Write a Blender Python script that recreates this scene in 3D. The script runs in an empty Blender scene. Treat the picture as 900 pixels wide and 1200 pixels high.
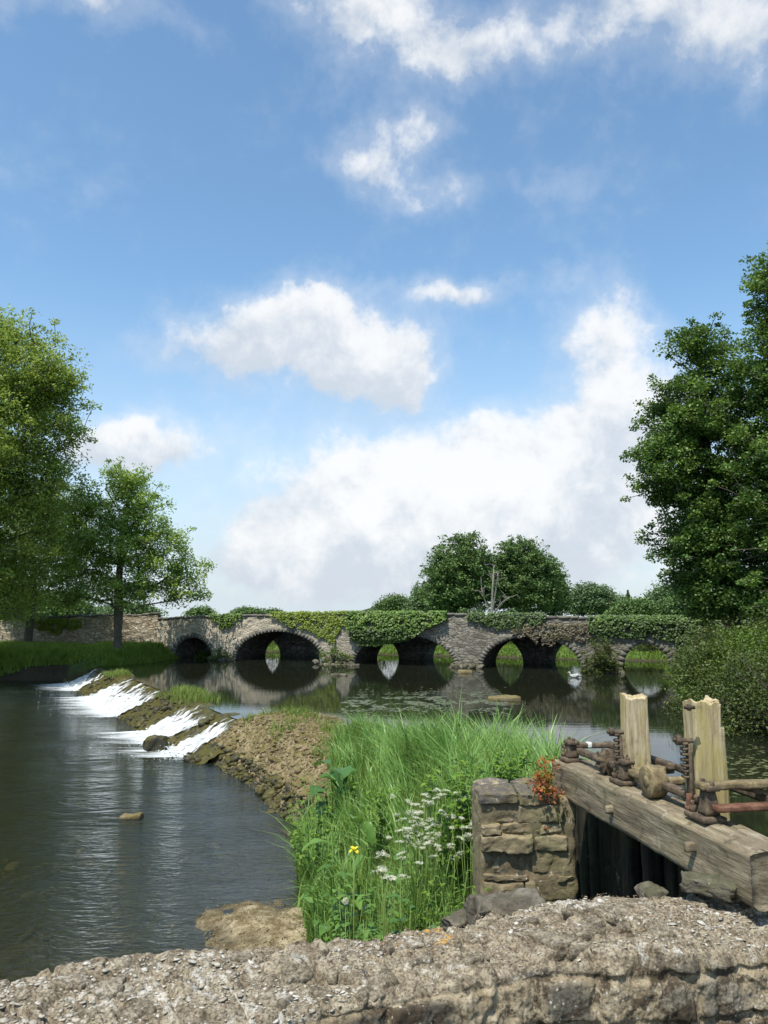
import bpy, math, numpy as np
from mathutils import Vector
R = math.radians
SC = bpy.context.scene
COL = SC.collection
rng = np.random.default_rng(7)
# ---------------------------------------------------------------- camera model (eye 3.4 m above the mill pond)
PITCH = R(6.83); CP = math.cos(PITCH); SP = math.sin(PITCH); EYE = 3.4; F = 901.0
def at(px, py, D):
    v = (py-600)/F
    return np.array([(px-450)/F*D, D*(CP+v*SP), EYE+D*(SP-v*CP)])
def onz(px, py, z):
    v = (py-600)/F
    return at(px, py, (EYE-z)/(v*CP-SP))
# ---------------------------------------------------------------- numpy noise
_P = np.random.default_rng(3).permutation(256); _P = np.concatenate([_P, _P, _P])
_G = np.random.default_rng(4).normal(size=(256, 3)); _G /= np.linalg.norm(_G, axis=1)[:, None]
def perlin(p):
    p = np.asarray(p, float); i = np.floor(p).astype(int); f = p-i; w = f*f*f*(f*(f*6-15)+10)
    i &= 255; r = 0
    for dx in (0, 1):
        for dy in (0, 1):
            for dz in (0, 1):
                h = _P[_P[_P[i[:, 0]+dx]+i[:, 1]+dy & 255]+i[:, 2]+dz & 255]
                g = _G[h]
                d = (g[:, 0]*(f[:, 0]-dx)+g[:, 1]*(f[:, 1]-dy)+g[:, 2]*(f[:, 2]-dz))
                wx = w[:, 0] if dx else 1-w[:, 0]; wy = w[:, 1] if dy else 1-w[:, 1]; wz = w[:, 2] if dz else 1-w[:, 2]
                r = r+d*wx*wy*wz
    return r*1.5
def fbm(p, o=4, s=1.0, g=.5, seed=0):
    p = np.asarray(p, float)*s+seed*17.31; a = 1; r = 0
    for k in range(o):
        r = r+a*perlin(p); p = p*2.03+5.1; a *= g
    return r
def sstep(a, b, x):
    t = np.clip((x-a)/(b-a), 0, 1); return t*t*(3-2*t)
def xyz(x, y, z=0):
    x, y, z = np.broadcast_arrays(np.asarray(x, float), np.asarray(y, float), np.asarray(z, float))
    return np.stack([x, y, z], -1)
# ---------------------------------------------------------------- mesh building
def mesh(name, V, faces, mat=None, parent=None, smooth=True, attr=None, uv=None, mats=None, mi=None, loc=None):
    """faces: list of (n,k) int arrays"""
    V = np.asarray(V, float)
    if loc is not None: V = V-np.asarray(loc)
    if isinstance(faces, np.ndarray): faces = [faces]
    faces = [np.asarray(f, int) for f in faces if len(f)]
    me = bpy.data.meshes.new(name)
    nl = sum(f.size for f in faces); nf = sum(len(f) for f in faces)
    me.vertices.add(len(V)); me.vertices.foreach_set('co', V.astype(np.float32).ravel())
    me.loops.add(nl); me.loops.foreach_set('vertex_index', np.concatenate([f.ravel() for f in faces]).astype(np.int32))
    st = []; o = 0
    for f in faces:
        st.append(o+np.arange(len(f))*f.shape[1]); o += f.size
    me.polygons.add(nf); me.polygons.foreach_set('loop_start', np.concatenate(st).astype(np.int32))
    me.update(calc_edges=True); me.validate()
    if smooth: me.polygons.foreach_set('use_smooth', np.ones(len(me.polygons), bool))
    if attr is not None:
        for k, a in attr.items():
            a = np.asarray(a, float)
            if a.ndim == 1:
                at_ = me.attributes.new(k, 'FLOAT', 'POINT'); at_.data.foreach_set('value', a.astype(np.float32))
            else:
                at_ = me.attributes.new(k, 'FLOAT_COLOR', 'POINT')
                if a.shape[1] == 3: a = np.hstack([a, np.ones((len(a), 1))])
                at_.data.foreach_set('color', a.astype(np.float32).ravel())
    if uv is not None:
        l = me.uv_layers.new(name='UVMap'); idx = np.empty(len(me.loops), np.int32); me.loops.foreach_get('vertex_index', idx)
        l.data.foreach_set('uv', np.asarray(uv, np.float32)[idx].ravel())
    for m in (mats or ([mat] if mat else [])): me.materials.append(m)
    if mi is not None: me.polygons.foreach_set('material_index', np.asarray(mi, np.int32))
    ob = bpy.data.objects.new(name, me); COL.objects.link(ob)
    if loc is not None and parent is None: ob.location = loc
    if parent is not None:
        ob.parent = parent
    return ob
def part(name, V, faces, mat, root, **k):
    """a part given in world coordinates, stored relative to its thing"""
    loc = root.location
    p = root.parent
    return mesh(name, np.asarray(V)-np.array(world_loc(root)), faces, mat, root, **k)
def world_loc(o):
    l = Vector(o.location)
    while o.parent: o = o.parent; l += o.location
    return l
def tag(o, label=None, cat=None, group=None, kind=None):
    for k, v in (('label', label), ('category', cat), ('group', group), ('kind', kind)):
        if v: o[k] = v
    return o
def empty(name, loc, label, cat, group=None):
    o = bpy.data.objects.new(name, None); COL.objects.link(o); o.location = loc; o.empty_display_size = .2
    return tag(o, label, cat, group)
class MB:
    def __init__(s): s.V = []; s.F = []; s.n = 0; s.A = []
    def add(s, V, F, a=None):
        V = np.asarray(V, float)
        if isinstance(F, np.ndarray): F = [F]
        for f in F: s.F.append(np.asarray(f, int)+s.n)
        s.V.append(V); s.n += len(V)
        s.A.append(np.zeros(len(V))+(0 if a is None else a) if (a is None or np.ndim(a) == 0 or np.ndim(a) == 1) else a)
        return s
    def faces(s):
        d = {}
        for f in s.F: d.setdefault(f.shape[1], []).append(f)
        return [np.concatenate(v) for v in d.values()]
    def build(s, name, mat, root=None, **k):
        V = np.concatenate(s.V); A = np.concatenate(s.A)
        if root is not None: return part(name, V, s.faces(), mat, root, attr={'rnd': A}, **k)
        return mesh(name, V, s.faces(), mat, attr={'rnd': A}, **k)
def grid_faces(nu, nv, off=0, wrapu=False):
    a = np.arange(nu*nv).reshape(nu, nv)
    if wrapu: a = np.vstack([a, a[:1]])
    return np.stack([a[:-1, :-1], a[1:, :-1], a[1:, 1:], a[:-1, 1:]], -1).reshape(-1, 4)+off
def tube(pts, rad, sides=8, cap=True):
    P = np.asarray(pts, float); n = len(P); rad = np.zeros(n)+rad
    T = np.gradient(P, axis=0); T /= np.linalg.norm(T, axis=1)[:, None]+1e-9
    up = np.array([0, 0, 1.]) if abs(T[0, 2]) < .9 else np.array([1., 0, 0])
    V = []
    a = np.arange(sides)/sides*2*math.pi
    X = np.cross(up, T[0]); X /= np.linalg.norm(X)
    for i in range(n):
        X = X-T[i]*X.dot(T[i]); X /= np.linalg.norm(X)+1e-9; Y = np.cross(T[i], X)
        V.append(P[i]+rad[i]*(np.cos(a)[:, None]*X+np.sin(a)[:, None]*Y))
    V = np.concatenate(V)
    i = np.arange(n-1)[:, None]*sides; j = np.arange(sides)[None]; k = (j+1) % sides
    Fq = np.stack([i+j, i+k, i+sides+k, i+sides+j], -1).reshape(-1, 4)
    F_ = [Fq]
    if cap: F_ += [np.arange(sides)[::-1][None], (n-1)*sides+np.arange(sides)[None]]
    return V, F_
def box(c, size, ax=None, bev=.0):
    """box with optional bevel, oriented by the axes in ax (3x3 rows)"""
    c = np.asarray(c, float); h = np.asarray(size, float)/2; b = min(bev, h.min()*.45)
    ax = np.eye(3) if ax is None else np.asarray(ax, float)
    if b <= 0:
        V = np.array([[x, y, z] for x in (-1, 1) for y in (-1, 1) for z in (-1, 1)])*h
        Fc = np.array([[0, 1, 3, 2], [4, 6, 7, 5], [0, 4, 5, 1], [2, 3, 7, 6], [0, 2, 6, 4], [1, 5, 7, 3]])
        return c+V@ax, [Fc]
    V = []; idx = {}
    for x in (-1, 1):
        for y in (-1, 1):
            for z in (-1, 1):
                for a in range(3):
                    v = np.array([x, y, z])*(h-b); v[a] = (x, y, z)[a]*h[a]
                    idx[x, y, z, a] = len(V); V.append(v)
    Q = []; T = []
    def orient(f):
        p = np.array([V[i] for i in f]); n = np.cross(p[1]-p[0], p[2]-p[0])
        return f if n.dot(p.mean(0)) > 0 else f[::-1]
    for a in range(3):
        o = [i for i in range(3) if i != a]
        for s in (-1, 1):
            f = []
            for (p, q) in ((-1, -1), (1, -1), (1, 1), (-1, 1)):
                k = [0, 0, 0]; k[a] = s; k[o[0]] = p; k[o[1]] = q; f.append(idx[k[0], k[1], k[2], a])
            Q.append(orient(f))
        for p in (-1, 1):
            for q in (-1, 1):
                f = []
                for (s, w) in ((-1, o[0]), (1, o[0]), (1, o[1]), (-1, o[1])):
                    k = [0, 0, 0]; k[a] = s; k[o[0]] = p; k[o[1]] = q; f.append(idx[k[0], k[1], k[2], w])
                Q.append(orient(f))
    for x in (-1, 1):
        for y in (-1, 1):
            for z in (-1, 1): T.append(orient([idx[x, y, z, a] for a in range(3)]))
    return c+np.array(V)@ax, [np.array(Q), np.array(T)]
def gridbox(c, size, n, ax=None, rnd=.15, amp=.0, ns=3., seed=0, flat=None):
    """rounded rough block: a subdivided box with its corners eased and the surface broken by noise"""
    nx, ny, nz = n; h = np.asarray(size, float)/2
    ids = {}; V = []; Fq = []
    def vid(i, j, k):
        if (i, j, k) not in ids: ids[i, j, k] = len(V); V.append((i/nx*2-1, j/ny*2-1, k/nz*2-1))
        return ids[i, j, k]
    for i in range(nx):
        for j in range(ny):
            Fq.append([vid(i, j, 0), vid(i, j+1, 0), vid(i+1, j+1, 0), vid(i+1, j, 0)])
            Fq.append([vid(i, j, nz), vid(i+1, j, nz), vid(i+1, j+1, nz), vid(i, j+1, nz)])
    for i in range(nx):
        for k in range(nz):
            Fq.append([vid(i, 0, k), vid(i+1, 0, k), vid(i+1, 0, k+1), vid(i, 0, k+1)])
            Fq.append([vid(i, ny, k), vid(i, ny, k+1), vid(i+1, ny, k+1), vid(i+1, ny, k)])
    for j in range(ny):
        for k in range(nz):
            Fq.append([vid(0, j, k), vid(0, j, k+1), vid(0, j+1, k+1), vid(0, j+1, k)])
            Fq.append([vid(nx, j, k), vid(nx, j+1, k), vid(nx, j+1, k+1), vid(nx, j, k+1)])
    V = np.array(V, float)
    r = rnd*h.min()
    P = V*h; inner = np.clip(P, -(h-r), h-r); d = P-inner; L = np.linalg.norm(d, axis=1)[:, None]
    P = np.where(L > r, inner+d/np.maximum(L, 1e-9)*r, P)
    if amp:
        nn = np.stack([fbm(P+seed*3.7, 4, ns, .55, seed+q) for q in range(3)], -1)
        P = P+nn*amp
    ax = np.eye(3) if ax is None else np.asarray(ax, float)
    return np.asarray(c)+P@ax, [np.array(Fq)]
def ico(sub=1):
    t = (1+5**.5)/2
    V = [(-1, t, 0), (1, t, 0), (-1, -t, 0), (1, -t, 0), (0, -1, t), (0, 1, t), (0, -1, -t), (0, 1, -t), (t, 0, -1), (t, 0, 1), (-t, 0, -1), (-t, 0, 1)]
    Fc = [(0, 11, 5), (0, 5, 1), (0, 1, 7), (0, 7, 10), (0, 10, 11), (1, 5, 9), (5, 11, 4), (11, 10, 2), (10, 7, 6), (7, 1, 8), (3, 9, 4), (3, 4, 2), (3, 2, 6), (3, 6, 8), (3, 8, 9), (4, 9, 5), (2, 4, 11), (6, 2, 10), (8, 6, 7), (9, 8, 1)]
    V = [np.array(v)/np.linalg.norm(v) for v in V]
    for _ in range(sub):
        c = {}; NF = []
        def m(a, b):
            k = (min(a, b), max(a, b))
            if k not in c:
                v = V[a]+V[b]; c[k] = len(V); V.append(v/np.linalg.norm(v))
            return c[k]
        for a, b, d in Fc:
            x, y, z = m(a, b), m(b, d), m(d, a); NF += [(a, x, z), (b, y, x), (d, z, y), (x, y, z)]
        Fc = NF
    return np.array(V), np.array(Fc)
def rotm(n, g, tilt=3.14):
    """n random rotation matrices"""
    a = g.uniform(0, 6.283, n); b = g.uniform(-tilt, tilt, n); c = g.uniform(-tilt, tilt, n)
    ca, sa, cb, sb, cc, sc = np.cos(a), np.sin(a), np.cos(b), np.sin(b), np.cos(c), np.sin(c)
    M = np.empty((n, 3, 3))
    M[:, 0] = np.stack([ca*cb, ca*sb*sc-sa*cc, ca*sb*cc+sa*sc], -1)
    M[:, 1] = np.stack([sa*cb, sa*sb*sc+ca*cc, sa*sb*cc-ca*sc], -1)
    M[:, 2] = np.stack([-sb, cb*sc, cb*cc], -1)
    return M
def rocks(P, size, g, sub=1, flat=.6, tilt=.5, amp=.35):
    """many broken stones: P (n,3), size (n,)"""
    U, Fc = ico(sub); n = len(P); k = len(U)
    sh = [U*(1+amp*fbm(U*1.3+q*9.1, 2, 1, .5)[:, None]) for q in range(12)]
    S = np.stack(sh)[g.integers(0, 12, n)]
    sc = np.stack([g.uniform(.75, 1.3, n), g.uniform(.6, 1., n), np.full(n, flat)*g.uniform(.7, 1.2, n)], -1)*size[:, None]
    S = S*sc[:, None, :]
    S = np.einsum('nij,nkj->nki', rotm(n, g, tilt), S)
    V = (S+P[:, None, :]).reshape(-1, 3)
    Fa = (Fc[None]+np.arange(n)[:, None, None]*k).reshape(-1, 3)
    return V, [Fa], np.repeat(g.random(n), k)
def leaves(P, size, g, aspect=.5, up=.3, rnd=None, droop=0., fold=.18, nrm=None):
    """small pointed leaves as creased quads"""
    n = len(P); size = np.zeros(n)+size
    N = g.normal(size=(n, 3)); N[:, 2] = np.abs(N[:, 2])+up*2
    if nrm is not None: N = N*.6+nrm*1.6
    N /= np.linalg.norm(N, axis=1)[:, None]
    D = g.normal(size=(n, 3)); D[:, 2] -= droop*1.5
    D -= N*(D*N).sum(1)[:, None]; D /= np.linalg.norm(D, axis=1)[:, None]
    S = np.cross(N, D)
    L = size[:, None]; W = L*aspect*.5
    V = np.stack([P-D*L*.5, P+S*W+N*L*fold*.5, P+D*L*.5, P-S*W+N*L*fold*.5], 1).reshape(-1, 3)
    Fa = np.arange(n*4).reshape(n, 4)
    r = g.random(n) if rnd is None else rnd
    return V, [Fa], np.repeat(r, 4)
def blades(B, h, w, g, lean=.5, seg=4, dirs=None):
    """grass blades rising from the points B"""
    n = len(B); h = np.zeros(n)+h; w = np.zeros(n)+w
    a = g.uniform(0, 6.283, n) if dirs is None else dirs
    D = np.stack([np.cos(a), np.sin(a), np.zeros(n)], -1)
    f = g.uniform(0, 6.283, n); S = np.stack([np.cos(f), np.sin(f), np.zeros(n)], -1)
    ln = np.abs(g.normal(0, 1, n))*lean*.6+lean*.3
    V = []
    for k in range(seg+1):
        t = k/seg
        c = B+D*(h*ln*t**2.2)[:, None]; c = c.copy(); c[:, 2] += h*(t-.35*np.minimum(ln, 1.6)*t**3)
        ww = (w*(1-t**1.6)*.5+w*.03)[:, None]
        V += [c-S*ww, c+S*ww]
    V = np.stack(V, 1).reshape(-1, 3)
    k = np.arange(seg)*2; q = np.stack([k, k+1, k+3, k+2], -1)
    Fa = (q[None]+np.arange(n)[:, None, None]*(seg+1)*2).reshape(-1, 4)
    return V, [Fa], np.repeat(g.random(n), (seg+1)*2)
def poly_sd(P, poly):
    """signed distance, positive inside"""
    P = np.asarray(P)[:, :2]; poly = np.asarray(poly, float); n = len(poly)
    d = np.full(len(P), 1e18); ins = np.zeros(len(P), bool)
    for i in range(n):
        a = poly[i]; b = poly[(i+1) % n]; e = b-a; w = P-a
        t = np.clip((w@e)/(e@e), 0, 1); q = w-t[:, None]*e; d = np.minimum(d, (q*q).sum(1))
        c = ((a[1] > P[:, 1]) != (b[1] > P[:, 1])) & (P[:, 0] < (b[0]-a[0])*(P[:, 1]-a[1])/(b[1]-a[1]+1e-30)+a[0])
        ins ^= c
    return np.where(ins, 1, -1)*np.sqrt(d)
# ---------------------------------------------------------------- materials
class NT:
    def __init__(s, name, tree=None):
        if tree is None:
            s.m = bpy.data.materials.new(name); s.m.use_nodes = True; s.t = s.m.node_tree; s.t.nodes.clear()
            s.out = s.n('ShaderNodeOutputMaterial')
        else: s.t = tree
    def n(s, t, **k):
        o = s.t.nodes.new(t)
        for a, b in k.items(): setattr(o, a, b)
        return o
    def l(s, a, b): s.t.links.new(a, b)
    def put(s, sock, v):
        if isinstance(v, (int, float)): sock.default_value = v
        elif isinstance(v, (tuple, list)):
            sock.default_value = tuple(v)+(1,) if len(v) == 3 and len(sock.default_value) == 4 else tuple(v)
        else: s.l(v, sock)
    def math(s, op, a, b=0., c=0., clamp=False):
        o = s.n('ShaderNodeMath', operation=op, use_clamp=clamp); s.put(o.inputs[0], a); s.put(o.inputs[1], b); s.put(o.inputs[2], c); return o.outputs[0]
    def mix(s, f, a, b, mode='MIX'):
        o = s.n('ShaderNodeMix', data_type='RGBA', blend_type=mode); o.clamp_factor = True
        s.put(o.inputs[0], f); s.put(o.inputs[6], a); s.put(o.inputs[7], b); return o.outputs[2]
    def ramp(s, x, *st):
        o = s.n('ShaderNodeValToRGB'); e = o.color_ramp.elements
        while len(e) < len(st): e.new(.5)
        for i, (p, c) in enumerate(st):
            e[i].position = p; e[i].color = (c, c, c, 1) if isinstance(c, (int, float)) else tuple(c)+(1,)
        s.put(o.inputs[0], x); return o.outputs[0]
    def rng(s, x, a, b, c=0., d=1.):
        o = s.n('ShaderNodeMapRange'); o.interpolation_type = 'SMOOTHSTEP'
        for i, v in enumerate((x, a, b, c, d)): s.put(o.inputs[i], v)
        return o.outputs[0]
    def co(s, which='Object', scale=(1, 1, 1), rot=(0, 0, 0)):
        if which == 'World': c = s.n('ShaderNodeNewGeometry').outputs['Position']
        else: c = s.n('ShaderNodeTexCoord').outputs[which]
        m = s.n('ShaderNodeMapping'); m.inputs['Scale'].default_value = scale; m.inputs['Rotation'].default_value = rot
        s.l(c, m.inputs[0]); return m.outputs[0]
    def noise(s, co, scale=5., detail=6., rough=.55, dist=0., out=0):
        o = s.n('ShaderNodeTexNoise'); s.put(o.inputs['Vector'], co); o.inputs['Scale'].default_value = scale; o.inputs['Detail'].default_value = detail
        o.inputs['Roughness'].default_value = rough; o.inputs['Distortion'].default_value = dist; return o.outputs[out]
    def vor(s, co, scale=5., feat='F1', rand=1., out=0):
        o = s.n('ShaderNodeTexVoronoi', feature=feat); s.put(o.inputs['Vector'], co); o.inputs['Scale'].default_value = scale
        o.inputs['Randomness'].default_value = rand; return o.outputs[out]
    def attr(s, name, out='Fac'):
        return s.n('ShaderNodeAttribute', attribute_name=name).outputs[out]
    def bump(s, h, strength=.5, dist=.02, prev=None):
        o = s.n('ShaderNodeBump'); o.inputs['Strength'].default_value = strength; o.inputs['Distance'].default_value = dist
        s.put(o.inputs['Height'], h)
        if prev is not None: s.l(prev, o.inputs['Normal'])
        return o.outputs[0]
    def pbr(s, col, rough=.8, normal=None, spec=.3, metal=0.):
        o = s.n('ShaderNodeBsdfPrincipled'); s.put(o.inputs['Base Color'], col); s.put(o.inputs['Roughness'], rough)
        o.inputs['Specular IOR Level'].default_value = spec; s.put(o.inputs['Metallic'], metal)
        if normal is not None: s.l(normal, o.inputs['Normal'])
        return o.outputs[0]
    def done(s, sh): s.l(sh, s.out.inputs['Surface']); return s.m
M = {}
def m_stone(name, dark, mid, light, scale=1., rough=.9, lichen=.25, moss=0., mosscol=(.06, .075, .02), bump=.5, bd=.02, grain=30, tint=True):
    t = NT(name); c = t.co('World', (scale,)*3)
    a = t.noise(c, 2.2, 8, .65); b = t.noise(c, 11, 6, .7); f = t.noise(c, grain, 5, .7)
    col = t.ramp(t.math('ADD', t.math('MULTIPLY', a, .6), t.math('MULTIPLY', b, .4)), (.34, dark), (.52, mid), (.68, light))
    if tint: col = t.mix(.5, col, t.ramp(t.attr('rnd'), (0, tuple(x*.5 for x in dark)), (.3, mid), (.6, (mid[0]*.8, mid[1]*.85, mid[2]*.9)), (1, light)))
    col = t.mix(t.math('MULTIPLY', t.rng(f, .35, .7), .5), col, tuple(x*.45 for x in dark))
    if lichen: col = t.mix(t.math('MULTIPLY', t.rng(t.noise(c, 7, 8, .75, .4), .6, .66), lichen*2.2, clamp=True), col, (.52, .51, .46))
    if moss:
        g = t.n('ShaderNodeNewGeometry').outputs['Normal']; z = t.n('ShaderNodeSeparateXYZ'); t.l(g, z.inputs[0])
        col = t.mix(t.math('MULTIPLY', t.rng(t.math('ADD', t.noise(c, 3.1, 6, .7), t.math('MULTIPLY', z.outputs[2], .12)), .5, .62), moss), col, mosscol)
    h = t.math('ADD', t.math('MULTIPLY', b, 1.), t.math('MULTIPLY', f, .45))
    return t.done(t.pbr(col, rough, t.bump(h, bump, bd), .25))
def m_leaf(name, a, b, c, trans=.35, rough=.5, ns=.8):
    t = NT(name); r = t.attr('rnd'); n = t.noise(t.co('World'), ns, 3)
    col = t.ramp(t.math('ADD', t.math('MULTIPLY', r, .6), t.math('MULTIPLY', n, .45)), (.12, a), (.45, b), (.85, c))
    p = t.pbr(col, rough, None, .35)
    tr = t.n('ShaderNodeBsdfTranslucent'); t.l(t.mix(.5, col, (c[0]*1.3, c[1]*1.25, c[2]*.6)), tr.inputs[0])
    m = t.n('ShaderNodeMixShader'); m.inputs[0].default_value = trans; t.l(p, m.inputs[1]); t.l(tr.outputs[0], m.inputs[2])
    return t.done(m.outputs[0])
def m_bark(name, a, b, scale=1.):
    t = NT(name); c = t.co('World', (6*scale, 6*scale, 1.2*scale)); n = t.noise(c, 3, 7, .7)
    col = t.ramp(n, (.3, a), (.7, b)); col = t.mix(t.rng(t.noise(t.co('World'), 3, 4), .55, .7), col, (.07, .085, .035))
    return t.done(t.pbr(col, .9, t.bump(n, .8, .03)))
def m_wood(name, base, dark, light, axis=1, green=.3, yellow=0., attr=None):
    """weathered timber, grain along the given axis of the world or of the timber's own coordinates"""
    t = NT(name)
    def C(sc):
        if attr is None: return t.co('World', sc)
        m = t.n('ShaderNodeMapping'); m.inputs['Scale'].default_value = sc; t.l(t.attr(attr, 'Vector'), m.inputs[0]); return m.outputs[0]
    s = [15., 15., 15.]; s[axis] = 1.9; s2 = [80., 80., 80.]; s2[axis] = 5.5; s3 = [30., 30., 30.]; s3[axis] = 1.3
    n = t.noise(C(tuple(s)), 1., 8, .6, .5); f = t.noise(C(tuple(s2)), 1., 6, .7); k = t.noise(C(tuple(s3)), 1., 5, .6, .3)
    col = t.ramp(t.math('ADD', t.math('MULTIPLY', n, .5), t.math('MULTIPLY', f, .5)), (.36, dark), (.5, base), (.64, light))
    g = t.noise(t.co('World'), 3.5, 6, .7)
    col = t.mix(t.math('MULTIPLY', t.rng(g, .45, .68), green), col, (.15, .15, .06))
    st = t.noise(t.co('World'), 9, 8, .75, .4); col = t.mix(t.math('MULTIPLY', t.rng(st, .54, .64), .6), col, tuple(x*.6 for x in dark)); col = t.mix(t.math('MULTIPLY', t.rng(st, .40, .34), .35), col, (.48, .46, .38))
    if yellow: col = t.mix(t.math('MULTIPLY', t.rng(t.noise(t.co('World', (3, 3, 1)), 2.5, 7, .75), .42, .62), yellow), col, (.38, .32, .10))
    cr = t.rng(k, .345, .315); col = t.mix(t.math('MULTIPLY', cr, .75), col, tuple(x*.22 for x in dark))
    h = t.math('SUBTRACT', t.math('ADD', n, t.math('MULTIPLY', f, .8)), t.math('MULTIPLY', cr, .8))
    return t.done(t.pbr(col, .85, t.bump(h, .7, .010), .2))
M['rock'] = m_stone('limestone_rock', (.045, .038, .028), (.135, .115, .085), (.31, .28, .225), lichen=.3, moss=.35, bump=.9)
M['rubble'] = m_stone('tan_rubble', (.085, .065, .03), (.23, .18, .10), (.44, .37, .25), scale=1.6, lichen=.15, moss=.6, mosscol=(.13, .11, .025), bump=.7)
M['wetrock'] = m_stone('wet_mossy_rock', (.018, .017, .012), (.045, .042, .026), (.10, .09, .055), scale=1.2, rough=.45, lichen=0, moss=.8, mosscol=(.085, .075, .014))
M['bark'] = m_bark('bark', (.045, .038, .028), (.16, .14, .11))
M['bark_pale'] = m_bark('pale_dead_bark', (.16, .15, .13), (.32, .30, .27))
M['leaf_ash'] = m_leaf('ash_leaf', (0.091, 0.167, 0.048), (0.189, 0.312, 0.068), (0.398, 0.520, 0.120))
M['leaf_big'] = m_leaf('sycamore_leaf', (0.102, 0.162, 0.046), (0.208, 0.304, 0.066), (0.386, 0.477, 0.113))
M['leaf_dark'] = m_leaf('alder_leaf', (0.039, 0.086, 0.024), (0.081, 0.159, 0.039), (0.181, 0.283, 0.063), .28)
M['leaf_far'] = m_leaf('distant_leaf', (0.048, 0.097, 0.034), (0.097, 0.168, 0.053), (0.162, 0.248, 0.078), .2, .7, .25)
M['leaf_farlight'] = m_leaf('distant_pale_leaf', (0.076, 0.127, 0.061), (0.114, 0.184, 0.083), (0.164, 0.241, 0.099), .2, .7, .25)
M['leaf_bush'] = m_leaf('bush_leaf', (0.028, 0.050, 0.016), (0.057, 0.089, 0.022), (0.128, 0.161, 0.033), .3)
M['leaf_bush_lit'] = m_leaf('sunlit_bush_leaf', (0.043, 0.083, 0.014), (0.078, 0.141, 0.021), (0.138, 0.215, 0.036), .3)  # bush leaf with sunlight put into its colour, lighter and yellower
M['ivy'] = m_leaf('ivy_leaf', (0.037, 0.082, 0.013), (0.085, 0.163, 0.024), (0.182, 0.279, 0.044), .2)
M['ivy_yellow'] = m_leaf('yellow_ivy_leaf', (0.067, 0.117, 0.020), (0.162, 0.234, 0.030), (0.304, 0.360, 0.050), .25)
M['ivy_dark'] = m_leaf('dark_ivy_leaf', (0.021, 0.047, 0.013), (0.051, 0.093, 0.021), (0.100, 0.173, 0.032), .15)
M['brown_creeper'] = m_leaf('dry_creeper_leaf', (.06, .045, .03), (.11, .085, .05), (.14, .14, .06), .1)
M['grass'] = m_leaf('tall_grass_blade', (0.098, 0.160, 0.034), (0.168, 0.249, 0.052), (0.294, 0.359, 0.093), .4, .45, 1.5)
M['grass_broad'] = m_leaf('broad_grass_blade', (0.068, 0.159, 0.040), (0.137, 0.270, 0.062), (0.274, 0.440, 0.123), .3, .4, 1.5)
M['grass_fine'] = m_leaf('fine_yellow_grass_blade', (.16, .22, .04), (.26, .32, .07), (.40, .42, .14), .4, .5, 2)
M['grass_bank'] = m_leaf('bank_grass_blade', (0.080, 0.142, 0.024), (0.159, 0.247, 0.037), (0.273, 0.371, 0.055), .35, .5, .5)
M['herb'] = m_leaf('herb_leaf', (0.070, 0.142, 0.018), (0.117, 0.223, 0.027), (0.199, 0.324, 0.045), .35, .4, 4)
M['dock'] = m_leaf('broad_dock_leaf', (0.076, 0.170, 0.036), (0.111, 0.230, 0.045), (0.170, 0.306, 0.072), .35, .35, 4)
M['nettle'] = m_leaf('nettle_leaf', (.03, .085, .02), (.05, .13, .03), (.085, .19, .045), .3, .4, 5)
M['red'] = m_leaf('red_herb_leaf', (.25, .05, .02), (.42, .12, .04), (.22, .22, .04), .3)
M['petal'] = m_leaf('white_petal', (.50, .54, .38), (.70, .71, .58), (.80, .80, .70), .35)
M['petalfoam'] = m_leaf('white_foam', (.62, .66, .66), (.74, .78, .78), (.82, .85, .85), .2)
M['yellow'] = m_leaf('yellow_petal', (.7, .55, .02), (.8, .66, .03), (.85, .75, .08), .25)
M['stem'] = m_leaf('green_stem', (.10, .17, .04), (.14, .22, .05), (.2, .28, .08), .1)
M['beam'] = m_wood('weathered_beam', (.20, .165, .11), (.085, .066, .042), (.345, .295, .21), 0, .3, attr='gc')
M['post'] = m_wood('lichened_post', (.43, .35, .215), (.22, .165, .095), (.62, .54, .38), 2, .05, .6)
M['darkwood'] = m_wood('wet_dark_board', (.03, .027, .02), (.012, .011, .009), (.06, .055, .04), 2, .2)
def m_rust(name, a, b, c):
    t = NT(name); co = t.co('World'); n = t.noise(co, 14, 8, .7); f = t.noise(co, 70, 5, .7)
    col = t.ramp(t.math('ADD', t.math('MULTIPLY', n, .7), t.math('MULTIPLY', f, .3)), (.35, a), (.5, b), (.66, c))
    return t.done(t.pbr(col, .85, t.bump(t.math('ADD', n, f), .7, .006), .3, .1))
M['rust'] = m_rust('rusty_iron', (.035, .028, .02), (.10, .075, .05), (.22, .165, .105))
M['rust_yellow'] = m_rust('lichened_iron', (.07, .05, .03), (.18, .14, .075), (.34, .28, .15))
M['rust_red'] = m_rust('red_rusty_iron', (.06, .03, .02), (.14, .065, .04), (.25, .14, .09))
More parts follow.
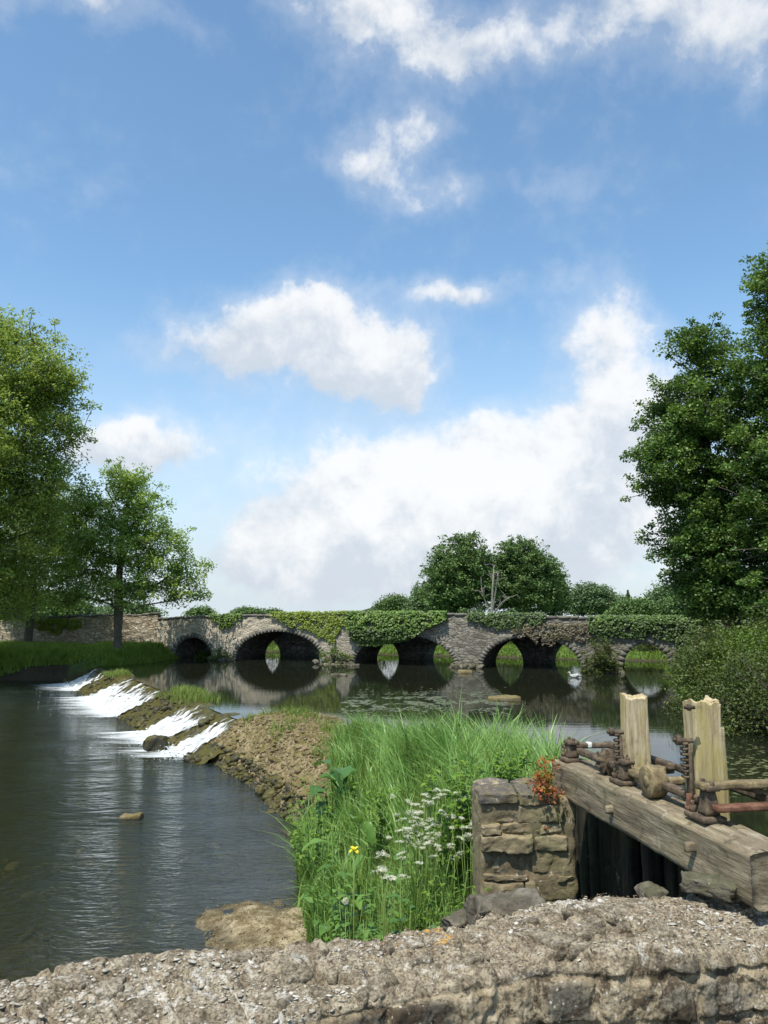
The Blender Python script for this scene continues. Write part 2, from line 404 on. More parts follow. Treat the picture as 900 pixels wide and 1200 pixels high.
# ---------------------------------------------------------------- camera, sun, sky
cam = bpy.data.cameras.new('camera'); co_ = bpy.data.objects.new('camera', cam); COL.objects.link(co_); SC.camera = co_
cam.sensor_fit = 'VERTICAL'; cam.lens = 24; cam.sensor_height = 24*1200/F; cam.clip_end = 6000; cam.clip_start = .05
co_.location = (0, 0, EYE); co_.rotation_euler = (R(90)+PITCH, 0, 0)
SUN = Vector((-.24, -.38, .89)).normalized()
sl = bpy.data.lights.new('sun', 'SUN'); sl.energy = 5.0; sl.angle = R(.5); sl.color = (1, .94, .84)
so = bpy.data.objects.new('sun', sl); COL.objects.link(so); so.rotation_euler = SUN.to_track_quat('Z', 'Y').to_euler()
W = bpy.data.worlds.new('World'); SC.world = W; W.use_nodes = True; W.node_tree.nodes.clear()
w = NT('', W.node_tree)
mxz = None
sky = w.n('ShaderNodeTexSky', sky_type='NISHITA'); sky.sun_disc = False; sky.sun_elevation = math.asin(SUN.z); sky.sun_rotation = math.atan2(SUN.x, SUN.y)
sky.air_density = 1.0; sky.dust_density = .6; sky.ozone_density = 2.2; sky.altitude = 50
tc = w.n('ShaderNodeTexCoord').outputs['Generated']
nz = w.n('ShaderNodeVectorMath', operation='NORMALIZE'); w.l(tc, nz.inputs[0]); D = nz.outputs[0]
sx = w.n('ShaderNodeSeparateXYZ'); w.l(D, sx.inputs[0])
cz = w.n('ShaderNodeCombineXYZ'); w.l(sx.outputs[0], cz.inputs[0]); w.l(sx.outputs[1], cz.inputs[1]); w.l(w.math('MAXIMUM', sx.outputs[2], .004), cz.inputs[2]); w.l(cz.outputs[0], sky.inputs[0])
az = w.math('ARCTAN2', sx.outputs[0], sx.outputs[1]); el = w.math('ARCSINE', sx.outputs[2])
# clouds: centre azimuth/elevation and radii (radians) of every cloud, broken up by noise of the sky direction
def azel(px, py):
    v = at(px, py, 1)-np.array([0, 0, EYE]); v /= np.linalg.norm(v); return math.atan2(v[0], v[1]), math.asin(v[2])
CL = [(335, 385, 100, 45, 1.), (400, 420, 95, 50, 1.), (235, 415, 80, 34, .8), (445, 445, 55, 42, .9), (370, 360, 50, 30, .6),
      (165, 528, 82, 36, 1.15), (120, 520, 42, 34, .6),
      (400, 565, 90, 55, 1.15), (520, 570, 110, 55, 1.15), (640, 590, 130, 66, 1.05), (400, 640, 170, 60, .95), (700, 530, 85, 85, 1.1), (745, 470, 80, 50, .9), (560, 650, 320, 60, 1.),
      (705, 395, 50, 40, .9), (540, 342, 55, 22, .8), (660, 330, 30, 16, .3), (560, 500, 70, 22, .5),
      (425, 15, 90, 62, 1.05), (535, 60, 60, 45, .8), (760, 0, 200, 55, 1.), (860, 45, 90, 60, .9), (90, 0, 110, 36, .9), (435, 195, 45, 36, .75), (485, 150, 36, 26, .6), (520, 235, 40, 22, .4), (300, 680, 90, 34, .5), (620, 210, 60, 20, .25)]
n1 = w.noise(D, 5.2, 9, .6, .35); n2 = w.noise(D, 16, 8, .62, .2)
n3 = w.noise(D, 42, 6, .6)
fb = w.math('ADD', w.math('MULTIPLY', w.math('SUBTRACT', n3, .5), .6), w.math('ADD', w.math('MULTIPLY', w.math('SUBTRACT', n1, .5), 2.2), w.math('MULTIPLY', w.math('SUBTRACT', n2, .5), 1.15)))
wob = w.math('MULTIPLY', w.math('SUBTRACT', w.noise(D, 7, 5, .6), .5), .16); wob2 = w.math('MULTIPLY', w.math('SUBTRACT', w.noise(D, 9.3, 5, .6), .5), .12)
azw = w.math('ADD', az, wob); elw = w.math('ADD', el, wob2)
tot = None; low = None
for (px, py, rx, ry, k) in CL:
    a0, e0 = azel(px, py); a1, _ = azel(px+rx, py); _, e1 = azel(px, py-ry)
    ra, re = abs(a1-a0), abs(e1-e0)
    p = w.math('MULTIPLY', w.math('SUBTRACT', azw, a0), 1/ra); q = w.math('MULTIPLY', w.math('SUBTRACT', elw, e0), 1/re)
    d2 = w.math('ADD', w.math('MULTIPLY', p, p), w.math('MULTIPLY', q, q))
    g = w.math('MULTIPLY', w.math('EXPONENT', w.math('MULTIPLY', d2, -1.)), k)
    tot = g if tot is None else w.math('ADD', tot, g)
    lq = w.math('MULTIPLY', g, q); low = lq if low is None else w.math('ADD', low, lq)
# the rest of the sky, behind and beside: scattered cumulus
beh = w.math('MULTIPLY', w.rng(w.noise(D, 2.6, 4, .5), .52, .66), w.rng(w.math('ABSOLUTE', az), .62, .8))
tot = w.math('ADD', tot, w.math('MULTIPLY', beh, .8))
dens = w.rng(w.math('ADD', tot, w.math('MULTIPLY', fb, .72)), .30, 1.05)
dens = w.math('MULTIPLY', dens, .93)
veil = w.math('MULTIPLY', w.rng(w.math('ADD', tot, w.math('MULTIPLY', fb, .5)), .02, .6), .25)
dens = w.math('MAXIMUM', dens, veil)
lit = w.rng(w.math('ADD', w.math('ADD', w.math('MULTIPLY', low, .45), w.math('MULTIPLY', w.math('SUBTRACT', n2, .5), 1.9)), w.math('MULTIPLY', w.math('SUBTRACT', n1, .5), 1.9)), -.42, .42)
CK = 6.8
ccol = w.mix(lit, (.63*CK, .69*CK, .77*CK), (.955*CK, .96*CK, .965*CK))
SKYMUL = (1.22, 1.42, 1.38)
skyc = w.mix(1., sky.outputs[0], SKYMUL, 'MULTIPLY')
# pale moist air towards the horizon
hz = w.math('MULTIPLY', w.rng(el, .42, -.02), .78)
skyc = w.mix(hz, skyc, (.62*CK, .71*CK, .84*CK))
fin = w.mix(dens, skyc, ccol)
bg = w.n('ShaderNodeBackground'); w.l(fin, bg.inputs[0]); bg.inputs[1].default_value = .132
wo = w.n('ShaderNodeOutputWorld'); w.l(bg.outputs[0], wo.inputs[0])
SC.view_settings.view_transform = 'Standard'; SC.view_settings.look = 'None'; SC.view_settings.exposure = .22; SC.view_settings.gamma = 1
SC.render.engine = 'CYCLES'; c_ = SC.cycles; c_.use_denoising = True; c_.max_bounces = 7; c_.diffuse_bounces = 3; c_.glossy_bounces = 3; c_.transmission_bounces = 4; c_.transparent_max_bounces = 10
c_.caustics_reflective = False; c_.caustics_refractive = False; c_.use_adaptive_sampling = True; c_.sample_clamp_indirect = 6
# ================================================================ terrain
WLOW = -.8
WNEAR = [(1.9, 3.62), (1.7, 3.6), (.54, 3.43), (0, 3.24), (-.62, 2.97), (-1.04, 2.87), (-2.6, 2.45), (-5, 1.7)]
dyke = [(1.3, 3.9), (1.34, 6.9), (2.6, 7.2), (2.9, 10), (2.5, 13), (1.7, 16), (.8, 18.4), (-.3, 20.2), (-1.0, 22.0), (-1.5, 23.9), (-2.9, 25.0), (-3.9, 24.4), (-4.3, 23.0),
        (-5.25, 22.1), (-4.3, 20.8), (-3.3, 18.9), (-2.6, 17.3), (-1.8, 15.6), (-1.45, 13.2), (-1.1, 11.3), (-.75, 10.), (-.5, 8.5), (-.45, 6.5), (-.35, 5), (-.3, 3.5)]
leftbank = [(-16.0, 42.6), (-17.6, 43.4), (-21.5, 43.8), (-24, 41), (-25.5, 32), (-22.5, 20), (-20, 8), (-20, -60), (-1500, -60), (-1500, 9000), (-13.4, 9000), (-13.4, 49), (-13.8, 46), (-14.8, 43.6)]
farbank = [(-14, 57), (-6, 55), (0, 52.2), (6, 50.3), (13, 47.5), (22, 45), (1500, 45), (1500, 9000), (-1500, 9000), (-1500, 57)]
rightbank = [(19, 60), (18.5, 46), (17, 41.5), (13.7, 38.7), (12.6, 34), (11.2, 28), (10.6, 24), (11.2, 19), (13, 12), (14, 4), (14, -60), (1500, -60), (1500, 60)]
near = [(5, 3.75), (1.9, 3.75), (.54, 3.6), (0, 3.4), (-.62, 3.15), (-1.04, 3.02), (-2.6, 2.6), (-5, 1.9), (-14, -2), (-14, -60), (60, -60), (60, 3.75)]
spit = [onz(x, y, -.8)[:2] for x, y in [(226, 1079), (262, 1064), (300, 1058), (350, 1050), (420, 1070), (420, 1125), (300, 1125), (245, 1108)]]
def dyke_top(y):
    return np.interp(y, [3, 6.5, 9, 12, 15, 19, 24], [1.12, 1.15, 1.0, .72, .48, .32, .12])
def ground_h(x, y):
    P = xyz(x, y); n = fbm(P, 4, .6, .5, 2); m = fbm(P, 4, 3., .5, 5)
    low = sstep(-1.2, .3, (-(x+4)*.86-(y-22.8)*.51)*1.)        # 1 in the lower pool
    low = np.where(y < 22.8, sstep(.5, -.2, x), low)
    low = np.where((y > 43.5), 0, low)
    bed = -1.0-.45*low+n*.12-.0165*np.maximum(y-85, 0)
    near_shore = sstep(9, 0, np.hypot(x+1.5, (y-10)*.7))*low
    bed = bed+near_shore*.5
    h = bed
    def land(poly, top, wid, sh=0):
        nonlocal h
        s = poly_sd(P, poly)+n*.18+m*.05+sh
        t = sstep(0, wid, s)
        # the shore slope crosses the water where s = 0
        base = np.where(low > .5, WLOW, 0.)
        hh = np.where(s > 0, base+(top-base)*t, base+s*1.6)
        h = np.maximum(h, hh)
        return s
    sd = land(dyke, dyke_top(y)+m*.05, np.where(x > np.interp(y, [6, 10, 14, 20], [1., .8, .2, -1.5]), .8, np.interp(y, [8, 14, 18, 24], [2.0, 1.7, 1.35, .8])))
    sa = land(leftbank, .62+n*.15*sstep(160, 90, y)+m*.03-.0165*np.maximum(y-85, 0), .9)
    sf = land(farbank, .34+.5*sstep(12, 40, y-50)-.0165*np.maximum(y-85, 0)+n*.12*sstep(160, 90, y)+m*.03, 1.6)
    sr = land(rightbank, .9+.6*sstep(0, 12, x-12)+n*.2*sstep(160, 90, y)-.0165*np.maximum(y-85, 0), 1.8)
    sn = poly_sd(P, near); h = np.where(sn > -.1, 1.2+n*.04+m*.02, h)
    ss = poly_sd(P, spit)+m*.16+n*.14; h = np.maximum(h, np.where(ss > 0, WLOW+.12*sstep(0, 1.1, ss)+m*.03+n*.03, WLOW+ss*.16))
    return h, dict(low=low, sd=sd, sa=sa, sf=sf, sr=sr, sn=sn, ss=ss, m=m, n=n)
def axis_pts(segs):
    o = []
    for a, b, s in segs: o.append(np.arange(a, b, s))
    return np.concatenate(o+[[segs[-1][1]]])
X = axis_pts([(-1500, -300, 150), (-300, -60, 20), (-60, -26, 2), (-26, -7, .4), (-7, 4, .075), (4, 16, .4), (16, 60, 2), (60, 300, 20), (300, 1500, 150)])
Y = axis_pts([(-60, 0, 4), (0, 2.5, .5), (2.5, 14, .08), (14, 26, .12), (26, 62, .4), (62, 120, 3), (120, 400, 20), (400, 2500, 150)])
gx, gy = [a.ravel() for a in np.meshgrid(X, Y, indexing='ij')]
gh, Z = ground_h(gx, gy)
# surface kinds: grass / tan gravel / sand / mud
wet = np.where(Z['low'] > .5, WLOW, 0.)
tan_ = np.clip(sstep(13.5, 16.5, gy+Z['m']*2)*sstep(-.4, -1.2, gx+Z['n'])*sstep(27, 25, gy)*sstep(-.3, .3, Z['sd']), 0, 1)
sandm = np.clip(np.maximum(sstep(-.6, .3, Z['ss']), sstep(9.5, 11, gy)*0)+sstep(.45, .1, gh-wet)*sstep(-.1, .1, gh-wet+.25)*(gy < 13)*(gx < .5), 0, 1)
sandm = np.where((gh < WLOW+.25) & (Z['low'] > .5) & (np.hypot(gx+1.8, gy-10.5) < 9), np.maximum(sandm, sstep(6.5, 2.2, np.hypot(gx+1.8, gy-10.5)+Z['n']*2.5+Z['m']*1.2)), sandm)
grassm = np.clip(((gh-wet > .12) | (gy > 70))*(1-tan_)*(1-sandm)*(Z['sn'] < 0), 0, 1)
gm = NT('earth_and_turf'); gc = gm.co('World'); za = gm.attr('zone', 'Color'); sp = gm.n('ShaderNodeSeparateColor'); gm.l(za, sp.inputs[0])
a = gm.noise(gc, 1.3, 8, .65); b = gm.noise(gc, 14, 6, .7)
mud = gm.ramp(a, (.35, (.035, .032, .02)), (.65, (.075, .065, .04)))
grs = gm.mix(gm.noise(gc, .12, 5, .6), gm.ramp(a, (.3, (.05, .095, .022)), (.7, (.10, .17, .035))), (.10, .15, .045))
ab = gm.math('ADD', gm.math('MULTIPLY', b, .55), gm.math('MULTIPLY', a, .45))
tn = gm.ramp(ab, (.36, (.09, .07, .035)), (.5, (.22, .175, .095)), (.64, (.36, .30, .185)))
sn_ = gm.ramp(ab, (.36, (.17, .135, .075)), (.5, (.31, .26, .16)), (.66, (.45, .39, .27)))
c = gm.mix(sp.outputs[0], mud, grs); c = gm.mix(sp.outputs[1], c, tn); c = gm.mix(gm.math('MULTIPLY', sp.outputs[1], gm.rng(gm.noise(gc, 2.3, 7, .7), .5, .62)), c, (.12, .105, .03))
c = gm.mix(gm.math('MULTIPLY', sp.outputs[1], gm.rng(gm.noise(gc, 9, 7, .75), .52, .6)), c, (.06, .042, .022))
c = gm.mix(sp.outputs[2], c, gm.mix(gm.rng(gm.noise(gc, 5, 8, .75), .42, .6), sn_, (.13, .095, .05)))
c = gm.mix(gm.math('MULTIPLY', gm.attr('wet'), .62), c, (.05, .04, .025))
M['ground'] = gm.done(gm.pbr(c, .95, gm.bump(gm.math('ADD', b, gm.noise(gc, 45, 4, .6)), .6, .02), .15))
g_ = mesh('ground', np.stack([gx, gy, gh], -1), grid_faces(len(X), len(Y)), M['ground'], attr={'zone': np.stack([grassm, tan_, sandm], -1), 'wet': sstep(.075, .0, gh-wet+Z['m']*.02)*(gh-wet > -1)})
tag(g_, kind='structure')
def hgt(x, y): return ground_h(np.asarray(x, float), np.asarray(y, float))[0]
# ================================================================ water
def m_water(name, tintc, bumps, rough=.02, dark=.3):
    t = NT(name); g = t.co('World')
    h = None
    for (sc, strength, mask) in bumps:
        n = t.noise(t.co('World', sc), 1., 4, .55, .6)
        n = t.math('MULTIPLY', n, strength)
        if mask is not None:
            n = t.math('MULTIPLY', n, t.rng(t.noise(t.co('World', mask[0]), 1., 3, .5), mask[1], mask[2]))
        h = n if h is None else t.math('ADD', h, n)
    nb = t.bump(h, 1., .1)
    gl = t.n('ShaderNodeBsdfGlossy'); gl.inputs['Roughness'].default_value = rough; t.l(nb, gl.inputs['Normal']); gl.inputs[0].default_value = (.96, .98, 1, 1)
    tr = t.n('ShaderNodeBsdfTransparent'); tr.inputs[0].default_value = tuple(tintc)+(1,)
    df = t.n('ShaderNodeBsdfDiffuse'); df.inputs[0].default_value = (.034, .042, .024, 1)
    body = t.n('ShaderNodeMixShader'); body.inputs[0].default_value = dark; t.l(tr.outputs[0], body.inputs[1]); t.l(df.outputs[0], body.inputs[2])
    fr = t.n('ShaderNodeFresnel'); fr.inputs[0].default_value = 1.333; t.l(nb, fr.inputs['Normal'])
    m = t.n('ShaderNodeMixShader'); t.l(fr.outputs[0], m.inputs[0]); t.l(body.outputs[0], m.inputs[1]); t.l(gl.outputs[0], m.inputs[2])
    return t.done(m.outputs[0])
M['water_up'] = m_water('still_pond_water', (.32, .34, .22), [((1.6, 3.2, 1), .02, ((.12, .3, 1), .5, .7)), ((7, 13, 1), .003, None), ((1.2, 4.5, 1), .012, None)], .015, .35)
M['water_low'] = m_water('rippled_river_water', (.50, .50, .36), [((1.1, 2.8, 1), .42, ((.25, .4, 1), .3, .68)), ((4.5, 9.5, 1), .24, ((.35, .6, 1), .25, .6)), ((2.2, 7, 1), .12, ((.12, .2, 1), .35, .6)), ((.45, 2.1, 1), .30, ((.08, .1, 1), .35, .6)), ((13, 24, 1), .045, None)], .035, .34)
crestA = np.array([-4.0, 22.8]); crestB = np.array([-15.9, 43.4]); cu = (crestB-crestA)/np.linalg.norm(crestB-crestA); cn = np.array([-cu[1], cu[0]])*1.
if cn[0] > 0: cn = -cn
up_poly = [(1.3, 5.9), (1.0, 12), (-.2, 16), (-1.6, 19), (-3.4, 22.4), tuple(crestA), tuple(crestB), (-18, 60), (60, 60), (60, 3.6), (1.3, 3.6)]
lo_poly = [(.4, 3), (.4, 13), (-.6, 16.5), (-2.0, 19), (-4.2, 23.4), tuple(crestA-cn*0+np.array([-.6, .3])), tuple(crestB+np.array([-.6, .3])), (-22, 52), (-40, 52), (-40, -20), (-14, -20), (-6, 1), (-2.6, 2.8)]
def flat(name, poly, z, mat):
    o = mesh(name, [(x, y, z) for x, y in poly], [np.arange(len(poly))[None]], mat, smooth=False); return tag(o, kind='structure')
import bmesh
def tri_flat(name, poly, z, mat):
    bm = bmesh.new(); vs = [bm.verts.new((x, y, z)) for x, y in poly]; f = bm.faces.new(vs); bmesh.ops.triangulate(bm, faces=[f]); bm.normal_update()
    for f in bm.faces:
        if f.normal.z < 0: f.normal_flip()
    me = bpy.data.meshes.new(name); bm.to_mesh(me); bm.free(); me.materials.append(mat); o = bpy.data.objects.new(name, me); COL.objects.link(o); return tag(o, kind='structure')
tri_flat('pond_water', up_poly, 0., M['water_up'])
tri_flat('river_water', lo_poly, WLOW, M['water_low'])
# ================================================================ weir
L = np.linalg.norm(crestB-crestA)
na, nb_ = 420, 70
A_ = np.linspace(-1.2, L+.5, na); B_ = np.concatenate([np.linspace(-1.6, 0, 16)[:-1], np.linspace(0, 2.6, nb_-15)])
ga, gb = [q.ravel() for q in np.meshgrid(A_, B_, indexing='ij')]
def weir_surf(a, b):
    p = crestA+cu*a[:, None]+cn*b[:, None]
    hump = np.exp(-((a-6.3)/2.1)**2)*.16+np.exp(-((a-1.8)/.28)**2)*.1+np.exp(-((a-17.6)/1.2)**2)*.14+np.exp(-((a+.4)/.5)**2)*.1
    n = fbm(xyz(a*.8, b), 4, 1.6, .55, 3); n2 = fbm(xyz(a, b), 4, 5., .55, 9)
    z = np.where(b < 0, -.05-.5*sstep(-.3, -1.6, b), -.05-.22*sstep(0, .9, b)*1.-.62*np.clip((b-.45)/1.45, 0, 9)**1.15)
    z = z+hump*sstep(-1.3, -.2, b)*sstep(2.4, 1.2, b)+n*.06*sstep(-.6, .4, b)+n2*.06*sstep(-.3, .5, b)-np.abs(fbm(xyz(a, b), 3, 2.4, .6, 19))*.10*sstep(0, .5, b)
    return np.column_stack([p, z])
WV = weir_surf(ga, gb)
weir = empty('weir', (*(crestA+cu*L/2), -.8), 'long low weir of dark mossy stone with white water spilling over it', 'weir')
part('stone_apron', WV, grid_faces(na, len(B_)), M['wetrock'], weir, attr={'rnd': np.clip(.5+fbm(WV, 3, 2.), 0, 1)})
# falling water: streaked white sheets in four breaks of the weir
t = NT('falling_white_water'); uvc = t.n('ShaderNodeUVMap').outputs[0]
mp = t.n('ShaderNodeMapping'); mp.inputs['Scale'].default_value = (7, .9, 1); t.l(uvc, mp.inputs[0])
mp2 = t.n('ShaderNodeMapping'); mp2.inputs['Scale'].default_value = (24, 2.2, 1); t.l(uvc, mp2.inputs[0])
s1 = t.noise(mp.outputs[0], 1, 5, .6, .3); s2 = t.noise(mp2.outputs[0], 1, 4, .6)
al = t.math('ADD', t.math('MULTIPLY', s1, .55), t.math('MULTIPLY', s2, .55)); al = t.math('ADD', al, t.math('MULTIPLY', t.attr('foam'), .42))
alpha = t.rng(al, .70, 1.02)
d = t.pbr(t.mix(t.rng(s2, .35, .65), (.42, .47, .48), (.86, .87, .86)), .5, t.bump(al, 1., .06), .4); tr = t.n('ShaderNodeBsdfTransparent'); mx = t.n('ShaderNodeMixShader')
t.l(alpha, mx.inputs[0]); t.l(tr.outputs[0], mx.inputs[1]); t.l(d, mx.inputs[2]); M['fall'] = t.done(mx.outputs[0])
FALLS = [(-.35, 1.55, .95), (2.25, 4.7, 1.), (8.6, 15.9, 1.), (18.7, 22.6, .9)]
for (a0, a1, k) in FALLS:
    aa = np.linspace(a0, a1, int((a1-a0)*14)+6); bb = np.linspace(-.1, 2.05, 46)
    fa, fb2 = [q.ravel() for q in np.meshgrid(aa, bb, indexing='ij')]
    V = weir_surf(fa+fb2*.0, fb2); V[:, 2] += .05+.035*sstep(0, 1.5, fb2)+fbm(xyz(fa*6, fb2), 3, 1, .5, 4)*.02
    V[:, 2] = np.maximum(V[:, 2], WLOW+.012)
    edge = sstep(0, .35, np.minimum(fa-a0, a1-fa)+fbm(xyz(fa*3, fb2*.8), 3, 1)*.35)
    foam = k*edge*sstep(-.15, 1.2, fb2+fbm(xyz(fa*2.6, fb2*.3), 4, 1, .65)*.9)
    part('falling_water', V, grid_faces(len(aa), len(bb)), M['fall'], weir, attr={'foam': foam}, uv=np.stack([fa, fb2], -1))
# foam drifting off the foot of the falls on the river
t = NT('drifting_foam'); uvc = t.n('ShaderNodeUVMap').outputs[0]
mp = t.n('ShaderNodeMapping'); mp.inputs['Scale'].default_value = (5, 1.1, 1); t.l(uvc, mp.inputs[0])
al = t.math('ADD', t.noise(mp.outputs[0], 1, 7, .7, .4), t.math('MULTIPLY', t.attr('foam'), .62))
tr = t.n('ShaderNodeBsdfTransparent'); mx = t.n('ShaderNodeMixShader'); t.l(t.rng(al, .76, 1.08), mx.inputs[0]); t.l(tr.outputs[0], mx.inputs[1]); t.l(t.pbr((.82, .86, .86), .6), mx.inputs[2]); M['foam'] = t.done(mx.outputs[0])
FV = []; FF = []; FO = []; FU = []; o = 0
for (a0, a1, k) in FALLS:
    ext = .5+.6*(a1-a0 > 1.5)
    aa = np.linspace(a0-.5, a1+.5, 50); bb = np.linspace(1.45, 1.9+3.0*ext, 60)
    fa, fb2 = [q.ravel() for q in np.meshgrid(aa, bb, indexing='ij')]
    p = crestA+cu*fa[:, None]+cn*fb2[:, None]+np.array([-.35, .1])*0+np.array([-1., -.12])*(fb2-1.45)[:, None]-cn*(fb2-1.45)[:, None]
    tt = (fb2-1.45)/(.45+3.0*ext)
    e = sstep(0, .7, np.minimum(fa-a0+.45, a1+.45-fa)+fbm(xyz(fa*1.5, fb2*.3), 3, 1)*.5)
    FO.append(e*(1-tt)**1.1*.95); FU.append(np.stack([p[:, 1]*1.6, fb2*.45], -1))
    FV.append(np.column_stack([p, np.full(len(p), WLOW+.012)+.03*sstep(.35, 0, tt)*fbm(xyz(fa*4, fb2*4), 3, 1)*e+.02*sstep(.3, 0, tt)])); FF.append(grid_faces(50, 60, o)); o += 3000
part('foam', np.concatenate(FV), FF, M['foam'], weir, attr={'foam': np.concatenate(FO)}, uv=np.concatenate(FU))
# thin broken film of fast water over the lip, upstream side
# ================================================================ bridge
PA = onz(225, 772, 0)[:2]; PB = onz(757, 789, 0)[:2]; bu = (PB-PA)/np.linalg.norm(PB-PA); bnrm = np.array([bu[1], -bu[0]])   # faces the camera
bt = np.array([.322, .947])
def BW(s, t, z):
    s, t, z = np.broadcast_arrays(np.asarray(s, float), np.asarray(t, float), np.asarray(z, float)); s, t, z = s.ravel(), t.ravel(), z.ravel()
    p = PA+np.outer(s, bu)+np.outer(t, bt); return np.column_stack([p, z])
def s_of(px, py=780):
    v = (py-600)/F; r = np.array([(px-450)/F, CP+v*SP]); A = np.array([r, -bu]).T; k = np.linalg.solve(A, PA); return -0+k[1], k[0]
def z_at(px, py):
    s, D_ = s_of(px, py); return s, EYE+D_*(SP-(py-600)/F*CP)
arches = []
for l, r, top in [(203, 248, 747), (275, 378, 740), (415, 533, 744), (565, 683, 746), (729, 787, 754)]:
    s0 = s_of(l)[0]; s1 = s_of(r)[0]; sm, zt = z_at((l+r)/2, top); arches.append((s0, s1, zt))
TOPS = [z_at(x, y) for x, y in [(185, 724), (250, 721), (400, 719), (520, 719), (700, 724), (800, 727), (900, 731), (1010, 735)]]
ts_ = np.array([q[0] for q in TOPS]); tz_ = np.array([q[1] for q in TOPS])
S0, S1 = ts_[0], ts_[-1]
def soffit(s):
    z = np.full(len(s), -.8)
    for a, b, h in arches:
        m = (s >= a) & (s <= b); q = (s[m]-(a+b)/2)/((b-a)/2)
        z[m] = np.sqrt(np.clip(1-q*q, 0, 1))*h
    return z
def slist(ar, s0, s1, step=.1):
    o = []; cur = s0
    for a, b, h in ar:
        n = max(2, int((a-cur)/step)); o.append((np.linspace(cur, a, n), False))
        o.append(((a+b)/2-(b-a)/2*np.cos(np.linspace(0, math.pi, 60)), True)); cur = b
    o.append((np.linspace(cur, s1, max(2, int((s1-cur)/step))), False)); return o
def rubble_mat(name, cols, mort, sc, gscale=1., band=True, lichen=.3):
    t = NT(name); uvm = t.n('ShaderNodeUVMap').outputs[0]
    wv = t.n('ShaderNodeMapping'); wv.inputs['Scale'].default_value = sc; t.l(uvm, wv.inputs[0])
    nn = t.n('ShaderNodeTexNoise'); t.l(uvm, nn.inputs[0]); nn.inputs['Scale'].default_value = 3.1; nn.inputs['Detail'].default_value = 3
    ad = t.n('ShaderNodeVectorMath', operation='MULTIPLY_ADD'); t.l(nn.outputs[1], ad.inputs[0]); ad.inputs[1].default_value = (.45, .45, 0); t.l(wv.outputs[0], ad.inputs[2])
    vc = t.vor(ad.outputs[0], 1, 'F1', .85, 1); ve = t.vor(ad.outputs[0], 1, 'DISTANCE_TO_EDGE', .85, 0)
    sp = t.n('ShaderNodeSeparateColor'); t.l(vc, sp.inputs[0]); r = sp.outputs[0]
    big = t.noise(t.co('World', (1, 1, 1.6)), .5, 6, .65); fine = t.noise(t.co('World'), 7, 7, .75)
    col = t.ramp(t.math('ADD', t.math('MULTIPLY', r, .55), t.math('MULTIPLY', fine, .5)), (.2, cols[0]), (.5, cols[1]), (.85, cols[2]))
    col = t.mix(t.rng(ve, .10, .02), col, mort)
    col = t.mix(t.math('MULTIPLY', t.rng(big, .42, .66), .65), col, tuple(x*.42 for x in cols[1]))
    col = t.mix(t.math('MULTIPLY', t.rng(t.noise(t.co('World'), 3.5, 8, .8), .58, .66), lichen, clamp=True), col, (.5, .49, .44))
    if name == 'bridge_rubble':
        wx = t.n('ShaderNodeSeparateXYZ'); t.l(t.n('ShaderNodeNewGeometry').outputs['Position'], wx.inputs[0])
        col = t.mix(t.math('MULTIPLY', t.rng(wx.outputs[0], 3., -9.), .85), col, t.mix(.72, col, (.58, .51, .39)))  # sunlit left part of the bridge painted into the stone, warmer and brighter
        col = t.mix(t.math('MULTIPLY', t.rng(wx.outputs[0], 1., 9.), .35), col, (.07, .068, .05))  # shade on the right part painted in as darker stone
    wz = t.n('ShaderNodeSeparateXYZ'); t.l(t.n('ShaderNodeNewGeometry').outputs['Position'], wz.inputs[0])
    col = t.mix(t.math('MULTIPLY', t.rng(wz.outputs[2], .45, .02), .7), col, (.05, .05, .03))          # tide line of algae above the water
    h = t.math('ADD', t.rng(ve, 0, .14), t.math('MULTIPLY', fine, .9))
    return t.done(t.pbr(col, .92, t.bump(h, .55, .05), .2))
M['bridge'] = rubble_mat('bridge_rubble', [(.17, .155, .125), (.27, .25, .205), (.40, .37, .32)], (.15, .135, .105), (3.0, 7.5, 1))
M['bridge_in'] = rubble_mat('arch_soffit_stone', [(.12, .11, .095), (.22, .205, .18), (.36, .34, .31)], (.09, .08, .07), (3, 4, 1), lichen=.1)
M['warmwall'] = rubble_mat('warm_rubble_wall', [(.26, .22, .155), (.42, .36, .265), (.56, .50, .39)], (.22, .18, .125), (2.6, 6.5, 1), lichen=.35)
bridge = empty('stone_arch_bridge', (*(PA+bu*12), 0), 'long low grey rubble stone bridge with five round arches across the river', 'bridge')
